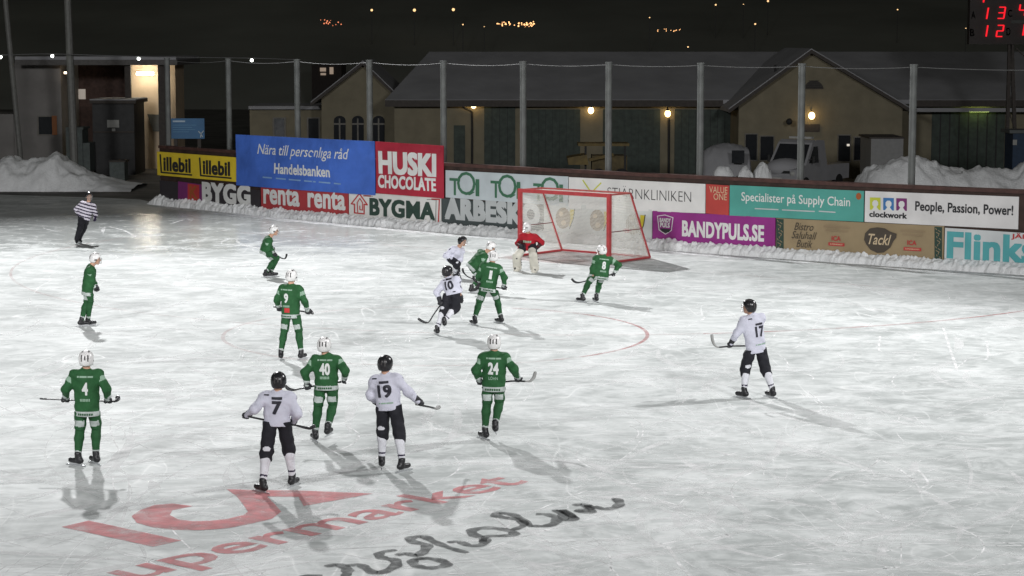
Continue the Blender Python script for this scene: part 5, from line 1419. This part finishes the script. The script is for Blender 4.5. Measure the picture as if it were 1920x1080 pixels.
def lump(name, px0, px1, pytop, pybase, Y, label, cat='snow pile', depth=1.6, seed=0.0, m=None, rough=0.16, prof=None, kind=None, parent=None, nx=70, ny=26):
    """heap of snow: outline across the view from profile points, rounded in depth"""
    m = m or M_snow
    xa, xb = at(px0, pybase, Y)[0], at(px1, pybase, Y)[0]; zb = -0.05; V, Fc = [], []
    if prof is None: prof = [(0, 1.0), (.12, .35), (.3, .08), (.5, 0), (.72, .1), (.9, .4), (1, 1.0)]
    tt = [p[0] for p in prof]; hh = [p[1] for p in prof]
    for i in range(nx + 1):
        t = i / nx; x = xa + (xb - xa) * t; py = pytop + (pybase - pytop) * np.interp(t, tt, hh)
        top = Z(py, Y) - zb
        for j in range(ny + 1):
            s = -1 + 2 * j / ny
            hgt = max(0.0, 1 - abs(s) ** 2.2) ** 0.8
            nz = fbm(x * 1.1, s * depth * 1.1, seed, 5) * rough * 1.6 + abs(fbm(x * 2.6, s * depth * 2.6, seed + 5, 3)) * rough
            yy = Y + s * depth + rough * fbm(x * 1.5, s * 2, seed + 9, 3)
            V.append((x + rough * .6 * fbm(s * 3, x * 1.7, seed + 3, 3), yy, zb + max(0, top * hgt * (1 + 0.0) + (nz - rough*.5) * min(1, top) * (1 if 0 < j < ny else 0))))
    for i in range(nx):
        for j in range(ny): a = i * (ny + 1) + j; Fc.append([a, a + ny + 1, a + ny + 2, a + 1])
    o = link_mesh(name, V, Fc, m, parent, (0.5 * (xa + xb), Y, 0) if parent is None else None, smooth=True)
    if parent is None: tag(o, label, cat, kind=kind)
    return o
def vpile(px0, px1, Y, prof, label, depth, seed, rough=0.16, nx=120):
    pb = 345; top = min(p[1] for p in prof)
    pr = [((p[0] - px0) / (px1 - px0), (p[1] - top) / (pb - top)) for p in prof]
    return lump('snow_pile', px0, px1, top, pb, Y, label, depth=depth, seed=seed, rough=rough, prof=pr, nx=nx, ny=34)
# snow on the van's bonnet
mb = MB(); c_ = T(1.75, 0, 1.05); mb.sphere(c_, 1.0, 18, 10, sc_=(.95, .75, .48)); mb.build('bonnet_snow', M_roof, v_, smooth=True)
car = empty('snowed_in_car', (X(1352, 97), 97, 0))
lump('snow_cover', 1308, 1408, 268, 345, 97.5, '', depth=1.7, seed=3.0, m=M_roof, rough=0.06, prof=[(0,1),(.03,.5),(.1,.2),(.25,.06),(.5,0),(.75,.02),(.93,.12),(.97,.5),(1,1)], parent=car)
mb = MB()
for px in (1325, 1392): p = at(px, 340, 95.9); mb.tube([(p[0], 95.7, .3), (p[0], 95.95, .3)], .32, 14)
mb.build('wheel', M_tyre, car)
mb = MB(); mb.pbox(1372, 282, 1396, 306, 95.78, .05); mb.build('rear_window', M_glass, car)
tag(car, 'car buried under a rounded coat of snow left of the white pickup', 'car')
boxes('box_trailer', 99, [('box', 1632, 260, 1694, 333, 0, 3, mat('pale trailer side', (0.22, 0.22, 0.215), 0.6, 0.08)), ('top_edge', 1630, 257, 1696, 260, -.05, 3.1, M_trim), ('drawbar', 1612, 333, 1632, 337, .5, .2, M_trim), ('mudguard', 1648, 333, 1676, 341, -.05, .4, M_dark)], 'pale box trailer right of the gabled front behind the snow heap', 'trailer')
boxes('waste_bin', 97, [('body', 1897, 250, 1960, 345, 0, 1.6, mat('dark blue bin', (0.015, 0.035, 0.07), 0.6, 0.2)), ('lid', 1893, 244, 1964, 250, -.1, 1.8, mat('grey bin lid', (0.10, 0.11, 0.11), 0.6)), ('label_plate', 1899, 262, 1907, 272, -.05, .03, M_not)], 'dark blue waste bin with a grey lid at the right frame edge', 'bin')
M_ym = mat('yellow machine paint', (0.13, 0.09, 0.022), 0.6, 0.3, 3)
ym = empty('yellow_loader', (X(1120, 100), 100, 0))
mb = MB(); mb.pbox(1084, 269, 1180, 274, 99.6, 1.6); mb.build('canopy', M_ym, ym)
for px in (1098, 1172):
    for dy in (0, 1.3): mb = MB(); mb.pbox(px-2, 274, px+2, 335, 99.7 + dy, .12); mb.build('canopy_post', M_dark, ym)
mb = MB(); mb.prism([at(1064,296,99.3), at(1100,290,99.3), at(1104,309,99.3), at(1066,309,99.3)], (0,1.8,0)); mb.build('bucket', M_ym, ym)
mb = MB(); mb.pbox(1110, 292, 1176, 322, 99.8, 1.4); mb.build('body', mat('dull yellow bonnet', (0.10, 0.075, 0.03), 0.7, 0.4, 3), ym)
mb = MB(); mb.beam(at(1104,300,99.5), at(1150,290,99.6), .14); mb.build('lift_arm', M_ym, ym)
for px in (1122, 1166): mb = MB(); p = at(px, 330, 99.6); mb.tube([(p[0], 99.5, .42), (p[0], 99.85, .42)], .42, 16); mb.build('wheel', M_tyre, ym)
tag(ym, 'small yellow loader under a canopy in the yard behind the goal', 'loader')
# ------------------------------------------------------------------ snow piles
vpile(-90, 262, 99, [(-90,300),(-40,306),(0,301),(15,296),(28,290),(42,300),(60,301),(75,297),(95,292),(105,284),(118,288),(126,300),(142,308),(158,318),(175,325),(205,334),(240,342),(262,345)], 'big white snow heap at the far left in front of the pavilion', 2.4, 1.0, 0.12)
vpile(1606, 2010, 90.5, [(1606,345),(1615,330),(1625,315),(1640,311),(1655,307),(1670,299),(1688,292),(1702,293),(1712,287),(1724,292),(1740,298),(1750,302),(1760,311),(1782,313),(1810,316),(1840,312),(1856,317),(1880,322),(1900,318),(1912,303),(1930,300),(1960,310),(2010,345)], 'long white snow heap behind the wall at the right', 2.0, 2.0, 0.13)
lump('snow_lump', 1333, 1379, 310, 345, 88.0, 'smooth round snow lump behind the wall, left of two crumbly ones', depth=.8, seed=4, rough=0.05, nx=40)
lump('snow_lump', 1380, 1414, 314, 345, 88.2, 'flat topped crumbly snow lump behind the wall, middle of three', depth=.7, seed=6, rough=0.14, nx=40)
lump('snow_lump', 1410, 1448, 303, 345, 88.4, 'taller snow lump behind the wall near the white pickup', depth=.9, seed=8, rough=0.12, nx=40)
